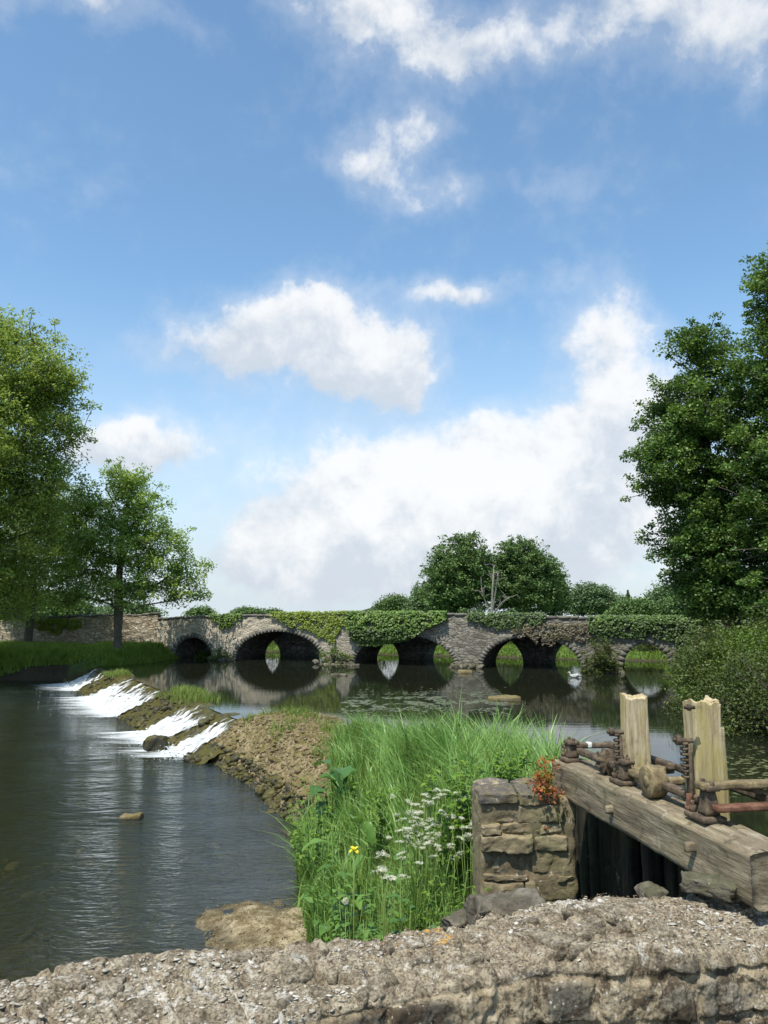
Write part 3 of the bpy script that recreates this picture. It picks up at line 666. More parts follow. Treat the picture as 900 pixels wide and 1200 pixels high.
def arcade(name, ar, s0, s1, t0, t1, topf, matf, mati, nz=30, dsp=.05, ex=2.):
    """front wall sheet with its arch openings, back sheet, top and barrels in one mesh"""
    V = []; Fc = []; UV = []; mi = []; o = 0
    prof = slist(ar, s0, s1)
    for tt, flip in ((t0, False), (t1, True)):
        for s, isarch in prof:
            zb = soffit_of(ar, s, ex) if isarch else np.full(len(s), -1.2)
            zt = topf(s)
            k = np.linspace(0, 1, nz)
            ss = np.repeat(s, nz); zz = (zb[:, None]+(zt-zb)[:, None]*k).ravel()
            dn = fbm(xyz(ss*2.2, zz*3.5), 4, 1, .6, 6)*dsp*(-1 if flip else 1)
            dn = dn*np.minimum(1, (np.tile(k, len(s)))*6+.25)
            V.append(BW(ss, tt-dn, zz)); UV.append(np.stack([ss, zz], -1))
            f = grid_faces(len(s), nz, o); f = f if not flip else f[:, ::-1]; Fc.append(f); mi.append(np.zeros(len(f))); o += len(ss)
    # top
    s = np.concatenate([p[0] for p in prof]); nt = 5
    ss = np.repeat(s, nt); tt = np.tile(np.linspace(t0, t1, nt), len(s)); zz = topf(ss)
    V.append(BW(ss, tt, zz)); UV.append(np.stack([ss, tt], -1)); f = grid_faces(len(s), nt, o); Fc.append(f); mi.append(np.zeros(len(f))); o += len(ss)
    for (a, b, h) in ar:
        th = np.linspace(-.35, math.pi+.35, 60); nt = 16
        s = (a+b)/2-(b-a)/2*np.cos(th)*np.where((th < 0) | (th > math.pi), 1/np.maximum(np.cos(th)**2, .5)**.5*1., 1); z = np.sin(th)*h
        s = np.clip(s, a, b)
        if ex != 2.: z = np.where((th > 0) & (th < math.pi), soffit_of([(a, b, h)], s, ex), z)
        ss = np.repeat(s, nt); zz = np.repeat(z, nt); tt = np.tile(np.linspace(t0, t1, nt), len(s))
        V.append(BW(ss, tt, zz)); UV.append(np.stack([tt, np.repeat(th*(b-a)/2, nt)], -1)); f = grid_faces(len(s), nt, o); Fc.append(f); mi.append(np.ones(len(f))); o += len(ss)
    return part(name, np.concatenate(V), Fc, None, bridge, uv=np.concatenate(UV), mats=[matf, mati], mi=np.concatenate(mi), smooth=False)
def soffit_of(ar, s, ex=2.):
    z = np.full(len(s), -1.2)
    for a, b, h in ar:
        m = (s >= a-1e-6) & (s <= b+1e-6); q = (s[m]-(a+b)/2)/((b-a)/2)
        z[m] = np.sqrt(np.clip(1-q*q, 0, 1))*h
    return z
def top_f(s): return np.interp(s, ts_, tz_)-.1+fbm(xyz(s, 0), 4, 1.1, .6, 8)*.03
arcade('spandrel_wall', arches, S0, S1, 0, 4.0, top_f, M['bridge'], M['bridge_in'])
# the second, older arcade behind: its piers stand off centre and show through the openings
def s_rear(px, t):
    q = PA+bt*t; v = (778-600)/F; r = np.array([(px-450)/F, CP+v*SP]); k = np.linalg.solve(np.array([r, -bu]).T, q); return k[1]
rear = []
for l, r, h in [(240, 328, 1.75), (358, 467, 1.95), (497, 613, 1.95), (646, 800, 2.0)]: rear.append((s_rear(l, 4.3), s_rear(r, 4.3), h))
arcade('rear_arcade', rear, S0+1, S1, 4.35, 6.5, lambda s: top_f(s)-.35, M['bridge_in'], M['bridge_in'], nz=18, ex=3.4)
# voussoir rings, each with its stones cut apart by joints
M['vous'] = m_stone('dressed_arch_stone', (.10, .092, .075), (.18, .168, .14), (.28, .262, .22), scale=1.5, lichen=.3)
for i, (a, b, h) in enumerate(arches):
    mb = MB(); n = int((b-a)*5.2)+6; w = .25 if i not in (0, 4) else .30
    th = np.linspace(0, math.pi, n+1)
    for k in range(n):
        t0, t1 = th[k]+.008, th[k+1]-.008; q = np.linspace(t0, t1, 3); ww = w*rng.uniform(.85, 1.1); pr = rng.uniform(.008, .03)
        r0 = np.stack([(a+b)/2-((b-a)/2-.0)*np.cos(q), h*np.sin(q)], -1); nn = np.stack([-np.cos(q)*h, np.sin(q)*(b-a)/2], -1); nn /= np.linalg.norm(nn, axis=1)[:, None]
        r1 = r0+nn*ww; r0 = r0-nn*.012
        P2 = np.concatenate([r0, r1]); Vf = BW(P2[:, 0], np.full(6, -pr), P2[:, 1]); Vb = BW(P2[:, 0], np.full(6, .35), P2[:, 1])
        V = np.concatenate([Vf, Vb])
        Fq = [[0, 1, 4, 3], [1, 2, 5, 4], [6, 9, 10, 7], [7, 10, 11, 8], [0, 3, 9, 6], [2, 8, 11, 5], [3, 4, 10, 9], [4, 5, 11, 10], [0, 6, 7, 1], [1, 7, 8, 2]]
        mb.add(V, np.array(Fq), rng.random())
    mb.build('arch_ring', M['vous'], bridge, smooth=False)
# coping stones along the parapet
mb = MB(); s = S0
while s < S1-.3:
    l = rng.uniform(.35, .75); z = float(top_f(np.array([s+l/2]))[0])
    ax = np.array([[bu[0], bu[1], 0], [bnrm[0], bnrm[1], 0], [0, 0, 1]])
    c = BW(np.array([s+l/2]), np.array([.2]), np.array([z+.05+rng.uniform(-.02, .03)]))[0]
    V, Fc = gridbox(c, (l-.015, .52, .16), (3, 2, 2), ax, .5, .02, 4, int(s*10)); mb.add(V, Fc, rng.random()); s += l
mb.build('parapet_coping', M['vous'], bridge)
# pier footings with loose stones at the waterline
for px, w_, pj in [(261, 1.0, .5), (397, 1.4, .9), (548, 1.0, .35), (706, 1.2, .6)]:
    mb = MB(); sc_ = s_of(px)[0]; n = 60
    P = BW(sc_+rng.uniform(-w_, w_, n)*.8, -rng.uniform(-.1, pj, n), rng.uniform(-.1, .12, n)); V, Fc, r = rocks(P, rng.uniform(.08, .24, n), rng, 1, .6); mb.add(V, Fc, r)
    V, Fc = gridbox(BW(np.array([sc_]), -pj*.4, -.12)[0], (w_*1.6, pj+.3, .3), (8, 4, 2), np.array([[bu[0], bu[1], 0], [bnrm[0], bnrm[1], 0], [0, 0, 1]]), .5, .05, 2, 3); mb.add(V, Fc, .4)
    mb.build('pier_footing', M['rock'], bridge)
# pale ledge at the back of the first arch
V, Fc = box(BW(np.array([(arches[0][0]+arches[0][1])/2+.6]), np.array([1.2]), np.array([.02]))[0], (1.6, .5, .1), np.array([[bu[0], bu[1], 0], [bnrm[0], bnrm[1], 0], [0, 0, 1]]), .02)
part('stone_ledge', V, Fc, M['vous'], bridge, attr={'rnd': np.full(len(V), .9)})
# ================================================================ roadside wall left of the bridge
WA = BW(np.array([S0]), np.array([0.]), np.array([0]))[0][:2]; WB = np.array([-46., 53.5]); wu = (WB-WA)/np.linalg.norm(WB-WA); wl = np.linalg.norm(WB-WA); wn = np.array([-wu[1], wu[0]])
if wn[1] > 0: wn = -wn
s = np.linspace(0, wl, 300); k = np.linspace(0, 1, 26); ss = np.repeat(s, 26)
zt = np.interp(s, [0, 3, 10, wl], [2.68, 2.6, 2.42, 2.4])+fbm(xyz(s, 0), 4, 1.4, .6, 3)*.09; zz = (.1+(zt-.1)[:, None]*k).ravel()
dn = fbm(xyz(ss*2.5, zz*4), 4, 1, .6, 12)*.06
V1 = np.column_stack([WA+np.outer(ss, wu)+wn*dn[:, None], zz]); V2 = np.column_stack([WA+np.outer(ss, wu)-wn*(.5+dn[:, None]), zz])
s3 = np.repeat(s, 2); V3 = np.column_stack([WA+np.outer(s3, wu)-wn*np.tile([0, .5], len(s))[:, None], np.repeat(zt, 2)])
V = np.concatenate([V1, V2, V3]); n1_ = len(V1)
Fc = [grid_faces(300, 26), grid_faces(300, 26, n1_)[:, ::-1], grid_faces(300, 2, 2*n1_)]
root = empty('stone_wall', (*((WA+WB)/2), .5), 'pale tan rubble wall running left from the bridge behind the lone tree', 'wall')
part('wall_body', V, Fc, M['warmwall'], root, uv=np.concatenate([np.stack([ss, zz], -1)]*2+[np.stack([s3, np.tile([0, .5], len(s))], -1)]), smooth=False)
mb = MB(); q = 0
while q < wl-.4:
    l = rng.uniform(.3, .6); p = WA+wu*(q+l/2)-wn*.25; V, Fc = gridbox((p[0], p[1], np.interp(q, s, zt)+.04+rng.uniform(-.02, .06)), (l*.95, .5, .17), (3, 2, 2), [[wu[0], wu[1], 0], [wn[0], wn[1], 0], [0, 0, 1]], .6, .03, 4, int(q*7)); mb.add(V, Fc, rng.random()); q += l
mb.build('coping', M['vous'], root)
# ================================================================ foreground wall
SUNX = np.array([-6., -4, -2.6, -1.04, -.62, 0, .54, 1.7, 2.6, 5])
near_e = lambda x: np.interp(x, [-6, -4, -2.5, -1.04, -.62, 0, .54, 1.1, 1.7, 3, 5], [1.3, 1.95, 2.42, 2.86, 2.97, 3.24, 3.42, 3.5, 3.58, 3.62, 3.6])
far_e = lambda x: np.interp(x, [-6, -4, -2.5, -1.52, -1.23, -.9, -.37, -.08, .27, .71, 1.08, 1.8, 3, 5], [1.75, 2.35, 2.9, 3.24, 3.35, 3.45, 3.55, 3.64, 3.74, 3.92, 4.08, 4.05, 4.1, 4.1])
nu = 1100; us = np.concatenate([np.linspace(-6, -2.2, 90)[:-1], np.linspace(-2.2, 2.4, nu), np.linspace(2.4, 5, 60)[1:]]); nu = len(us)
vf = np.linspace(0, 1, 130); vt = np.linspace(0, 1, 90)[1:]; vb = np.linspace(0, 1, 40)[1:]
nf_, nt_, nb2 = len(vf), len(vt), len(vb)
ux, vi = np.meshgrid(us, np.arange(nf_+nt_+nb2), indexing='ij'); ux = ux.ravel(); vi = vi.ravel()
base = np.concatenate([np.zeros(nf_), np.ones(nt_), np.full(nb2, 2)]); par = np.concatenate([vf, vt, vb])
kd = base[vi]; pr = par[vi]
ne, fe = near_e(ux), far_e(ux)
topz = 1.93+np.interp(ux, [-6, -2, -1, 0, .6, 1.1, 1.6, 2.2, 5], [-.05, -.02, .0, .0, .0, .02, .0, .0, 0])
topn = topz-np.interp(ux, [-6, -1.5, -.5, .3, 5], [.06, .06, .06, .03, .02])           # near edge slightly lower
gf = fbm(xyz(ux, pr*.8, kd), 3, 1.1, .5, 21)
edge_w = fbm(xyz(ux*1.0, 0), 5, 2.2, .6, 22)*.05
z = np.where(kd == 0, .95+(topn-.95)*pr, np.where(kd == 1, topn+(topz-topn)*pr, topz+(-1.5-topz)*pr**1.3))
y = np.where(kd == 0, ne-.10*(1-pr), np.where(kd == 1, ne+(fe-ne)*pr, fe+.12*pr))
y = y+edge_w
# the stones of the face: irregular courses
def courses(u, w, seed, rows=.16, length=.38):
    ww = w+fbm(xyz(u*.9, w*.5), 2, 1, .5, seed)*.05
    r = np.floor(ww/rows); fr = ww/rows-r
    g = np.random.default_rng(seed); off = g.random(400); lens = g.uniform(.75, 1.35, 400)
    ri = (r.astype(int)+100) % 400; ll = length*lens[ri]
    uu = u/ll+off[ri]*7+fbm(xyz(u*1.3, w*3), 2, 1.6, .5, seed+1)*.22
    c = np.floor(uu); fu = uu-c
    du = np.minimum(fu, 1-fu)*ll; dw = np.minimum(fr, 1-fr)*rows
    idx = (c.astype(int)*37+ri*101) % 997
    tab = g.random(997); tab2 = g.random(997)
    return np.minimum(du, dw), tab[idx], tab2[idx]
d, r1, r2 = courses(ux, z, 31, .185, .42)
jn = fbm(xyz(ux, z, y), 4, 9, .6, 24)
joint = sstep(.004, .03, d+jn*.008)
cover = sstep(-.12, .25, fbm(xyz(ux, z*1.2), 3, 1.5, .5, 25))              # where old mortar still fills the joints
face_d = joint*(.022+.03*r2)*(1-.6*cover)+jn*.007+fbm(xyz(ux, z, y), 4, 28, .6, 26)*.006
P3 = xyz(ux, y, z)
ridged = 1-np.abs(fbm(P3, 5, 4.2, .55, 27))*1.6
dt, t1_, t2_ = courses(ux+y*.35+.05*fbm(P3, 2, 3), y*1.3+ux*.12+.06*fbm(P3, 2, 2.6, .5, 7), 77, .17, .26)
tj = sstep(0, .022, dt+fbm(P3, 3, 14, .5, 28)*.01)
top_d = ridged*.008+tj*(.004+.030*t2_)+fbm(P3, 5, 20, .68, 29)*.008+fbm(P3, 2, 1.3, .5, 30)*.03
w_top = np.where(kd == 1, 1., 0.)*sstep(0, .04, pr)*1.
rr_ = np.where(kd == 0, pr, 1.); edge_round = sstep(.93, 1, pr)*(kd == 0)+sstep(.07, 0, pr)*(kd == 1)
mixn = np.where(kd == 0, sstep(.94, 1.0, pr), np.where(kd == 1, 1, sstep(.05, 0, pr)))
Vw = P3.copy()
Vw[:, 2] += top_d*mixn-.012-edge_round*.018
Vw[:, 1] -= np.where(kd == 0, face_d*(1-mixn), 0)
Vw[:, 1] += np.where(kd == 2, (joint*.05+jn*.02)*(1-mixn), 0)
Vw[:, 0] += jn*.006
ston = np.where(kd == 1, t1_*.6+.3*fbm(P3, 3, 3, .5, 33)+.2, r1)
kindc = np.stack([np.clip(ston, 0, 1), np.where(kd == 0, (1-joint*(1-cover)), (1-tj)*.6), mixn], -1)
t = NT('old_wall_limestone'); c = t.co('World'); sp = t.n('ShaderNodeSeparateColor'); t.l(t.attr('kind', 'Color'), sp.inputs[0])
a = t.noise(c, 3.2, 8, .65); b = t.noise(c, 17, 7, .72); f = t.noise(c, 80, 5, .7)
st = t.ramp(t.math('ADD', t.math('MULTIPLY', sp.outputs[0], .45), t.math('MULTIPLY', b, .55)), (.22, (.05, .048, .04)), (.5, (.125, .115, .09)), (.8, (.27, .24, .18)))
mo = t.ramp(t.math('ADD', t.math('MULTIPLY', a, .5), t.math('MULTIPLY', b, .5)), (.36, (.17, .125, .07)), (.5, (.36, .29, .185)), (.64, (.56, .48, .34)))
col = t.mix(t.math('MULTIPLY', sp.outputs[1], .85), st, mo)
col = t.mix(t.math('MULTIPLY', t.rng(t.noise(c, 6.5, 9, .78, .3), .50, .57), .85), col, (.045, .03, .018))
tp = t.ramp(t.math('ADD', t.math('MULTIPLY', b, .6), t.math('MULTIPLY', f, .4)), (.39, (.08, .06, .036)), (.49, (.25, .205, .14)), (.59, (.46, .395, .285)))
col = t.mix(t.math('MULTIPLY', sp.outputs[2], .8), col, tp)
wl_ = t.rng(t.math('ADD', t.noise(c, 9, 9, .75, .5), t.math('MULTIPLY', t.noise(c, 1.7, 3, .5), .35)), .72, .82)
col = t.mix(t.math('MULTIPLY', t.math('MULTIPLY', wl_, t.math('ADD', sp.outputs[2], .12)), .8, clamp=True), col, (.56, .53, .46))
wsp = t.rng(t.vor(t.co('World'), 38, 'F1', 1., 0), .26, .17); col = t.mix(t.math('MULTIPLY', t.math('MULTIPLY', wsp, t.rng(t.noise(c, 4, 4), .5, .6)), .8), col, (.58, .56, .50))
yl = t.rng(t.math('ADD', t.noise(c, 5, 8, .7, .3), t.math('MULTIPLY', t.noise(c, .9, 2, .5), .5)), .93, .97)
col = t.mix(t.math('MULTIPLY', yl, .85), col, (.55, .30, .04))
dk = t.rng(t.noise(c, 13, 8, .75, .6), .565, .63); col = t.mix(t.math('MULTIPLY', dk, .75), col, (.03, .026, .02))
h = t.math('ADD', b, t.math('MULTIPLY', f, .6))
col = t.mix(t.math('MULTIPLY', t.rng(f, .5, .38), .55), col, (.05, .04, .028))
M['oldwall'] = t.done(t.pbr(col, .93, t.bump(h, 1., .014), .2))
gs = np.random.default_rng(38); SV = [Vw]; SF = [grid_faces(nu, nf_+nt_+nb2)]; SK = [kindc]; so_ = len(Vw); _tp = Vw.reshape(nu, -1, 3)[:, nf_:nf_+nt_]
for q in range(80):
    x_ = gs.uniform(-2.2, 2.3); k_ = gs.uniform(.06, .95); i_ = min(nu-1, int(np.searchsorted(us, x_))); p_ = _tp[i_, int(k_*(nt_-1))]; a_ = gs.normal(.1, .5); sx_ = gs.uniform(.045, .16); sy_ = sx_*gs.uniform(.5, .85); tl = gs.normal(0, .10, 2)
    ax_ = np.array([[math.cos(a_), math.sin(a_), tl[0]], [-math.sin(a_), math.cos(a_), tl[1]], [-tl[0]*math.cos(a_), -tl[1], 1]])
    V, Fc = gridbox(p_-[0, 0, .010], (sx_, sy_, .040), (12, 8, 3), ax_, .35, .012, 9, q); V = V+np.stack([fbm(V, 3, 26, .6, 3+j) for j in range(3)], -1)*.005
    SV.append(V); SF.append(Fc[0]+so_); so_ += len(V); SK.append(np.tile([gs.uniform(.35, 1.), 0, gs.uniform(.55, .95)], (len(V), 1)))
fw = mesh('stone_wall', np.concatenate(SV), SF, M['oldwall'], attr={'kind': np.concatenate(SK)})
tag(fw, 'broad old limestone wall top crusted with lichen along the bottom of the photo', 'wall')
# height of the wall top for things that lie on it
_top = Vw.reshape(nu, -1, 3)[:, nf_:nf_+nt_]
def wall_z(x, y):
    x = np.atleast_1d(x); y = np.atleast_1d(y); i = np.clip(np.searchsorted(us, x), 0, nu-1); ys = _top[i, :, 1]; j = np.abs(ys-y[:, None]).argmin(1); return _top[i, j, 2]
# crust of stone chips, lichen flakes and litter on the wall top
g = np.random.default_rng(41); n = 5200
x = g.uniform(-2.3, 2.5, n); ne, fe = near_e(x), far_e(x); k = g.random(n); y = ne+.01+(fe-ne-.03)*k; dens_ = fbm(xyz(x, y), 3, 2.6, .6, 44)+np.where(x < 0, .22, -.02)
keep = dens_ > g.uniform(-.35, .35, n); x, y = x[keep], y[keep]
V, Fc, r = rocks(np.column_stack([x, y, wall_z(x, y)+.001]), np.exp(g.normal(-4.95, .5, len(x))).clip(.003, .022), g, 0, .22, .3, .5)
M['chip'] = m_stone('pale_stone_chip', (.20, .17, .12), (.45, .41, .33), (.72, .69, .62), scale=3, lichen=.4, bump=.2)
tag(mesh('stone_chips', V, Fc, M['chip'], attr={'rnd': r}, smooth=False), 'pale stone chips and lichen flakes littering the foreground wall top', 'stone chips', kind='stuff')
n = 4200; x = g.uniform(-2.2, 2.4, n); k = g.random(n); y = near_e(x)+(far_e(x)-near_e(x))*(.2+.8*k); keep = (fbm(xyz(x, y), 3, 2., .6, 45)+np.where(x > -.1, .25, -.25)) > g.uniform(-.3, .5, n); x, y = x[keep], y[keep]
V, Fc, r = leaves(np.column_stack([x, y, wall_z(x, y)+.006]), g.uniform(.006, .02, len(x)), g, .3, 1.6)
M['litter'] = m_leaf('dead_leaf_litter', (.10, .06, .035), (.22, .15, .09), (.42, .33, .22), .1, .8, 6)
tag(mesh('leaf_litter', V, Fc, M['litter'], attr={'rnd': r}), 'brown dead leaf litter and moss scraps on the foreground wall top', 'leaf litter', kind='stuff')
# loose boulders on the wall
def boulder(px, py, D, size, rot, seed, label, mat='rock', n=10, rnd=.85, amp=.25):
    c = at(px, py, D); ax = np.array([[math.cos(rot), math.sin(rot), 0], [-math.sin(rot), math.cos(rot), 0], [0, 0, 1.]])
    V, Fc = gridbox(c, size, (n, n, n), ax, rnd, size[2]*amp, 1/size[0]*1.4, seed)
    V = V+np.stack([fbm(V, 4, 16, .6, q+seed) for q in range(3)], -1)*.012
    return tag(mesh('boulder', V, Fc, M[mat], attr={'rnd': np.clip(.5+fbm(V, 3, 5), 0, 1)}, loc=c), label, 'boulder')
boulder(590, 1072, 3.86, (.36, .24, .20), .2, 5, 'rounded dark grey boulder on the wall below the dry stone pier', n=18, rnd=.6)
boulder(540, 1084, 4.0, (.16, .14, .12), .5, 9, 'small pale stone beside the rounded dark boulder, by the nettles')
boulder(832, 1038, 3.78, (.25, .13, .08), -.75, 14, 'lichened slab tilted on the wall under the timber beam end', 'rock', n=16, rnd=.35, amp=.35)
boulder(762, 1046, 4.0, (.14, .12, .07), .1, 17, 'little flat stone on the wall edge before the dark sluice opening')
# ================================================================ stub of dry stone wall
root = empty('stone_pier', (1.05, 6.4, .6), 'squat pier of big lichened blocks under the far beam end, topped by a red plant', 'wall')
mb = MB(); g = np.random.default_rng(52)
V, Fc = gridbox((1.065, 6.17, 1.12), (.72, .46, 1.7), (20, 20, 50), None, .1, .02, 9, 2); mb.add(V, Fc, .2)
def X0(z): return .70+(2.07-z)*.04
def X1(z): return 1.30+(2.07-z)*.17
Y0 = 5.93; DZ = -.075
rows = [(2.0, 2.075, [0, .5, 1.]), (1.87, 1.995, [0, .45, .96, 1.]), (1.79, 1.86, [0, .25, .7, 1.]), (1.66, 1.785, [0, .62, 1]), (1.50, 1.655, [0, .55, 1.]), (1.46, 1.495, [0, .5, .8, 1]), (1.31, 1.455, [0, .44, .56, 1]), (1.21, 1.305, [0, .36, .8, 1.]), (1.02, 1.2, [0, .5, 1.]), (.78, 1.0, [0, .4, 1.]), (.5, .77, [0, .55, 1])]
for q, (z0, z1, cuts) in enumerate(rows):
    a, b = X0((z0+z1)/2), X1((z0+z1)/2)
    for i in range(len(cuts)-1):
        xa, xb = a+(b-a)*cuts[i], a+(b-a)*cuts[i+1]
        pj = g.uniform(-.03, .035); hz_ = (z1-z0)*g.uniform(.92, 1.0)
        V, Fc = gridbox(((xa+xb)/2, Y0+.16-pj, (z0+z1)/2+DZ+g.uniform(-.006, .006)), (xb-xa-.012, .34, hz_), (max(6, int((xb-xa)*60)), 10, 12), None, .2, .013, 7, q*5+i)
        V = V+np.stack([fbm(V, 3, 22, .6, 3+k) for k in range(3)], -1)*.006; mb.add(V, Fc, g.random())
    yy = Y0+.3
    while yy < 6.3:
        l = g.uniform(.2, .35)
        for (xs, w_) in ((a, .26), (b-.02, .26)):
            V, Fc = gridbox((xs+(.145 if xs == a else -.13)+g.uniform(-.015, .015), yy+l/2, (z0+z1)/2+DZ), (.26, l-.012, (z1-z0)*.95), (5, 5, 5), None, .42, .022, 5.5, q*9+int(yy*10)); mb.add(V, Fc, g.random())
        yy += l
for i in range(2):
    V, Fc = gridbox((.92+.27*(i % 2), 6.3, 1.885), (.3, .3, .15), (6, 6, 4), None, .4, .03, 5, i+70); mb.add(V, Fc, g.random())
t = NT('lichened_block'); c = t.co('World'); a = t.noise(c, 4, 8, .65); b = t.noise(c, 19, 7, .72); f = t.noise(c, 85, 5, .7)
col = t.ramp(t.math('ADD', t.math('MULTIPLY', t.attr('rnd'), .3), t.math('MULTIPLY', b, .65)), (.25, (.10, .08, .048)), (.48, (.25, .205, .125)), (.72, (.42, .355, .235)))
col = t.mix(t.math('MULTIPLY', t.rng(a, .45, .62), .6), col, (.17, .165, .08))
gn = t.n('ShaderNodeSeparateXYZ'); t.l(t.n('ShaderNodeNewGeometry').outputs['Position'], gn.inputs[0])
col = t.mix(t.math('MULTIPLY', t.rng(t.math('ADD', t.noise(c, 11, 8, .75), t.math('MULTIPLY', t.rng(gn.outputs[2], 1.8, 2.06), .14)), .56, .64), .85), col, (.09, .085, .08))
col = t.mix(t.math('MULTIPLY', t.rng(t.noise(c, 12, 8, .7, .3), .66, .69), .9), col, (.58, .33, .05))
col = t.mix(t.math('MULTIPLY', t.rng(t.noise(c, 26, 7, .7, .2), .62, .67), .7), col, (.62, .6, .52))
M['block'] = t.done(t.pbr(col, .93, t.bump(t.math('ADD', b, t.math('MULTIPLY', f, .5)), .8, .012), .2))
mb.build('stonework', M['block'], root)
# moss pads on the pier's face
mb = MB()
for (px, py, s_) in [(607, 1040, .035), (651, 1032, .04), (589, 1032, .025), (630, 1011, .025), (640, 962, .02), (585, 948, .02)]:
    c = at(px, py, 5.78); V, Fc, r = rocks(c+g.normal(0, s_*.35, (14, 3)), np.full(14, s_*.5), g, 1, .9); mb.add(V, Fc, r)
M['moss'] = m_leaf('dark_moss', (.012, .014, .006), (.025, .03, .01), (.05, .055, .018), .05, .9, 9)
# ================================================================ sluice gate
F0 = np.array([1.32, 6.24, 2.19]); N0 = np.array([1.71, 3.76, 2.25]); bl = np.linalg.norm(N0-F0); e1 = (N0-F0)/bl; e2 = np.array([-e1[1], e1[0], 0]); e2 /= np.linalg.norm(e2); e3 = np.cross(e1, e2)
if e3[2] < 0: e3 = -e3
AX = np.array([e1, e2, e3])
def BF(a, r, h): return F0+e1*a+e2*r+e3*h
def ba(px, py, h):      # along-beam and across-beam position of a point seen at (px, py) at height h above the beam top
    for _ in range(3):
        z = 2.22+h; q = onz(px, py, z)-F0
    return q@e1, q@e2
BWID = .27; BH = .262
sl_ = empty('sluice_gate', (1.5, 5, 0.6), 'rusted timber and iron sluice gate with two ragged posts on a heavy beam', 'sluice gate')
nA = 260; nc = 14
def plank(a0, a1, r0, r1, h0, h1, na, nc, amp, seed, endrag=.0, toprag=0.):
    """long timber as a tube of a squarish section with weathered faces (axis e1)"""
    q = []
    for k in range(4*nc):
        s, f = divmod(k, nc); f /= nc
        q.append([(f, 0), (1, f), (1-f, 1), (0, 1-f)][s])
    q = np.array(q); A = np.linspace(a0, a1, na)
    aa = np.repeat(A, len(q)); rr = np.tile(r0+(r1-r0)*q[:, 0], na); hh = np.tile(h0+(h1-h0)*q[:, 1], na)
    cr, ch = (r0+r1)/2, (h0+h1)/2
    # eased corners
    u = (rr-cr)/((r1-r0)/2); v = (hh-ch)/((h1-h0)/2); cor = sstep(.82, 1, np.minimum(abs(u), abs(v))); rr = cr+(rr-cr)*(1-.06*cor); hh = ch+(hh-ch)*(1-.06*cor)
    P = xyz(aa*.6, rr*7, hh*7)
    dn = fbm(P, 5, 2.2, .6, seed)*amp; dn2 = -np.abs(fbm(xyz(aa*1.1, rr*16, hh*16), 3, 2., .6, seed+3))*amp*.9
    rr = rr+np.where(abs(u) > .97, np.sign(u)*(dn+dn2), 0); hh = hh+np.where(abs(v) > .97, np.sign(v)*(dn+dn2), 0)
    return aa, rr, hh, len(q), u, v
aa, rr, hh, k_, u, v = plank(0, bl, 0, BWID, -BH, 0, nA, nc, .007, 3)
# chipped wavy edge near the camera end, sagging top arris
chip = np.exp(-((aa-2.02)/.28)**2)*.035+np.exp(-((aa-2.32)/.16)**2)*.022
hh = hh-np.where((v > .9) & (u < -.2), chip*sstep(-.1, -1, u)*1.2, 0)
hh = hh-np.where(v > .9, fbm(xyz(aa*1.2, rr*9), 4, 2, .6, 8)*.006, 0)
V = F0+aa[:, None]*e1+rr[:, None]*e2+hh[:, None]*e3
def cap_fan(V, k, first, seedamp=.004):
    idx = np.arange(k) if first else np.arange(len(V)-k, len(V)); c = V[idx].mean(0); n0 = len(V)
    rings = [V[idx]]; Fc = []; prev = idx; V2 = V
    for f in (.75, .5, .25):
        ring = c+(V[idx]-c)*f+e1*np.array(fbm(V[idx]*f, 3, 20))[:, None]*seedamp; V2 = np.vstack([V2, ring]); cur = np.arange(len(V2)-k, len(V2))
        q = np.stack([prev, np.roll(prev, -1), np.roll(cur, -1), cur], -1); Fc.append(q if not first else q[:, ::-1]); prev = cur
    V2 = np.vstack([V2, c]); T = np.stack([prev, np.roll(prev, -1), np.full(k, len(V2)-1)], -1); Fc.append(T if not first else T[:, ::-1])
    return V2, Fc
Fs = [grid_faces(nA, k_)]
aq = np.arange(nA*k_).reshape(nA, k_); Fs = [np.stack([aq[:-1], aq[1:], np.roll(aq[1:], -1, 1), np.roll(aq[:-1], -1, 1)], -1).reshape(-1, 4)]
V0 = V; V, f1 = cap_fan(V, k_, True); nV = len(V)
idx = np.arange((nA-1)*k_, nA*k_); c = V[idx].mean(0); prev = idx
for f in (.75, .5, .25):
    ring = c+(V[idx]-c)*f; V = np.vstack([V, ring]); cur = np.arange(len(V)-k_, len(V)); Fs.append(np.stack([prev, np.roll(prev, -1), np.roll(cur, -1), cur], -1)); prev = cur
V = np.vstack([V, c]); Fs.append(np.stack([prev, np.roll(prev, -1), np.full(k_, len(V)-1)], -1))
d_ = V-F0; beam = part('timber_beam', V, Fs+f1, M['beam'], sl_, attr={'gc': np.stack([d_@e1, d_@e2*.35+.3*(d_@e3 > -.01), d_@e3], -1)})
# pegs through the beam
for px, py in [(717, 948), (813, 993)]:
    # on the left face of the beam (r = 0)
    best = min(((np.linalg.norm(np.cross(BF(a, 0, h)-np.array([0, 0, EYE]), at(px, py, 1)-np.array([0, 0, EYE]))), a, h) for a in np.linspace(.1, 2.4, 80) for h in np.linspace(-.24, -.02, 23)))
    V, Fc = gridbox(BF(best[1], -.012, best[2]), (.035, .075, .05), (4, 4, 4), AX, .4, .004, 9, 3); d_ = V-F0; part('wooden_peg', V, Fc, M['beam'], sl_, attr={'gc': np.stack([d_@e2, d_@e1, d_@e3], -1)})
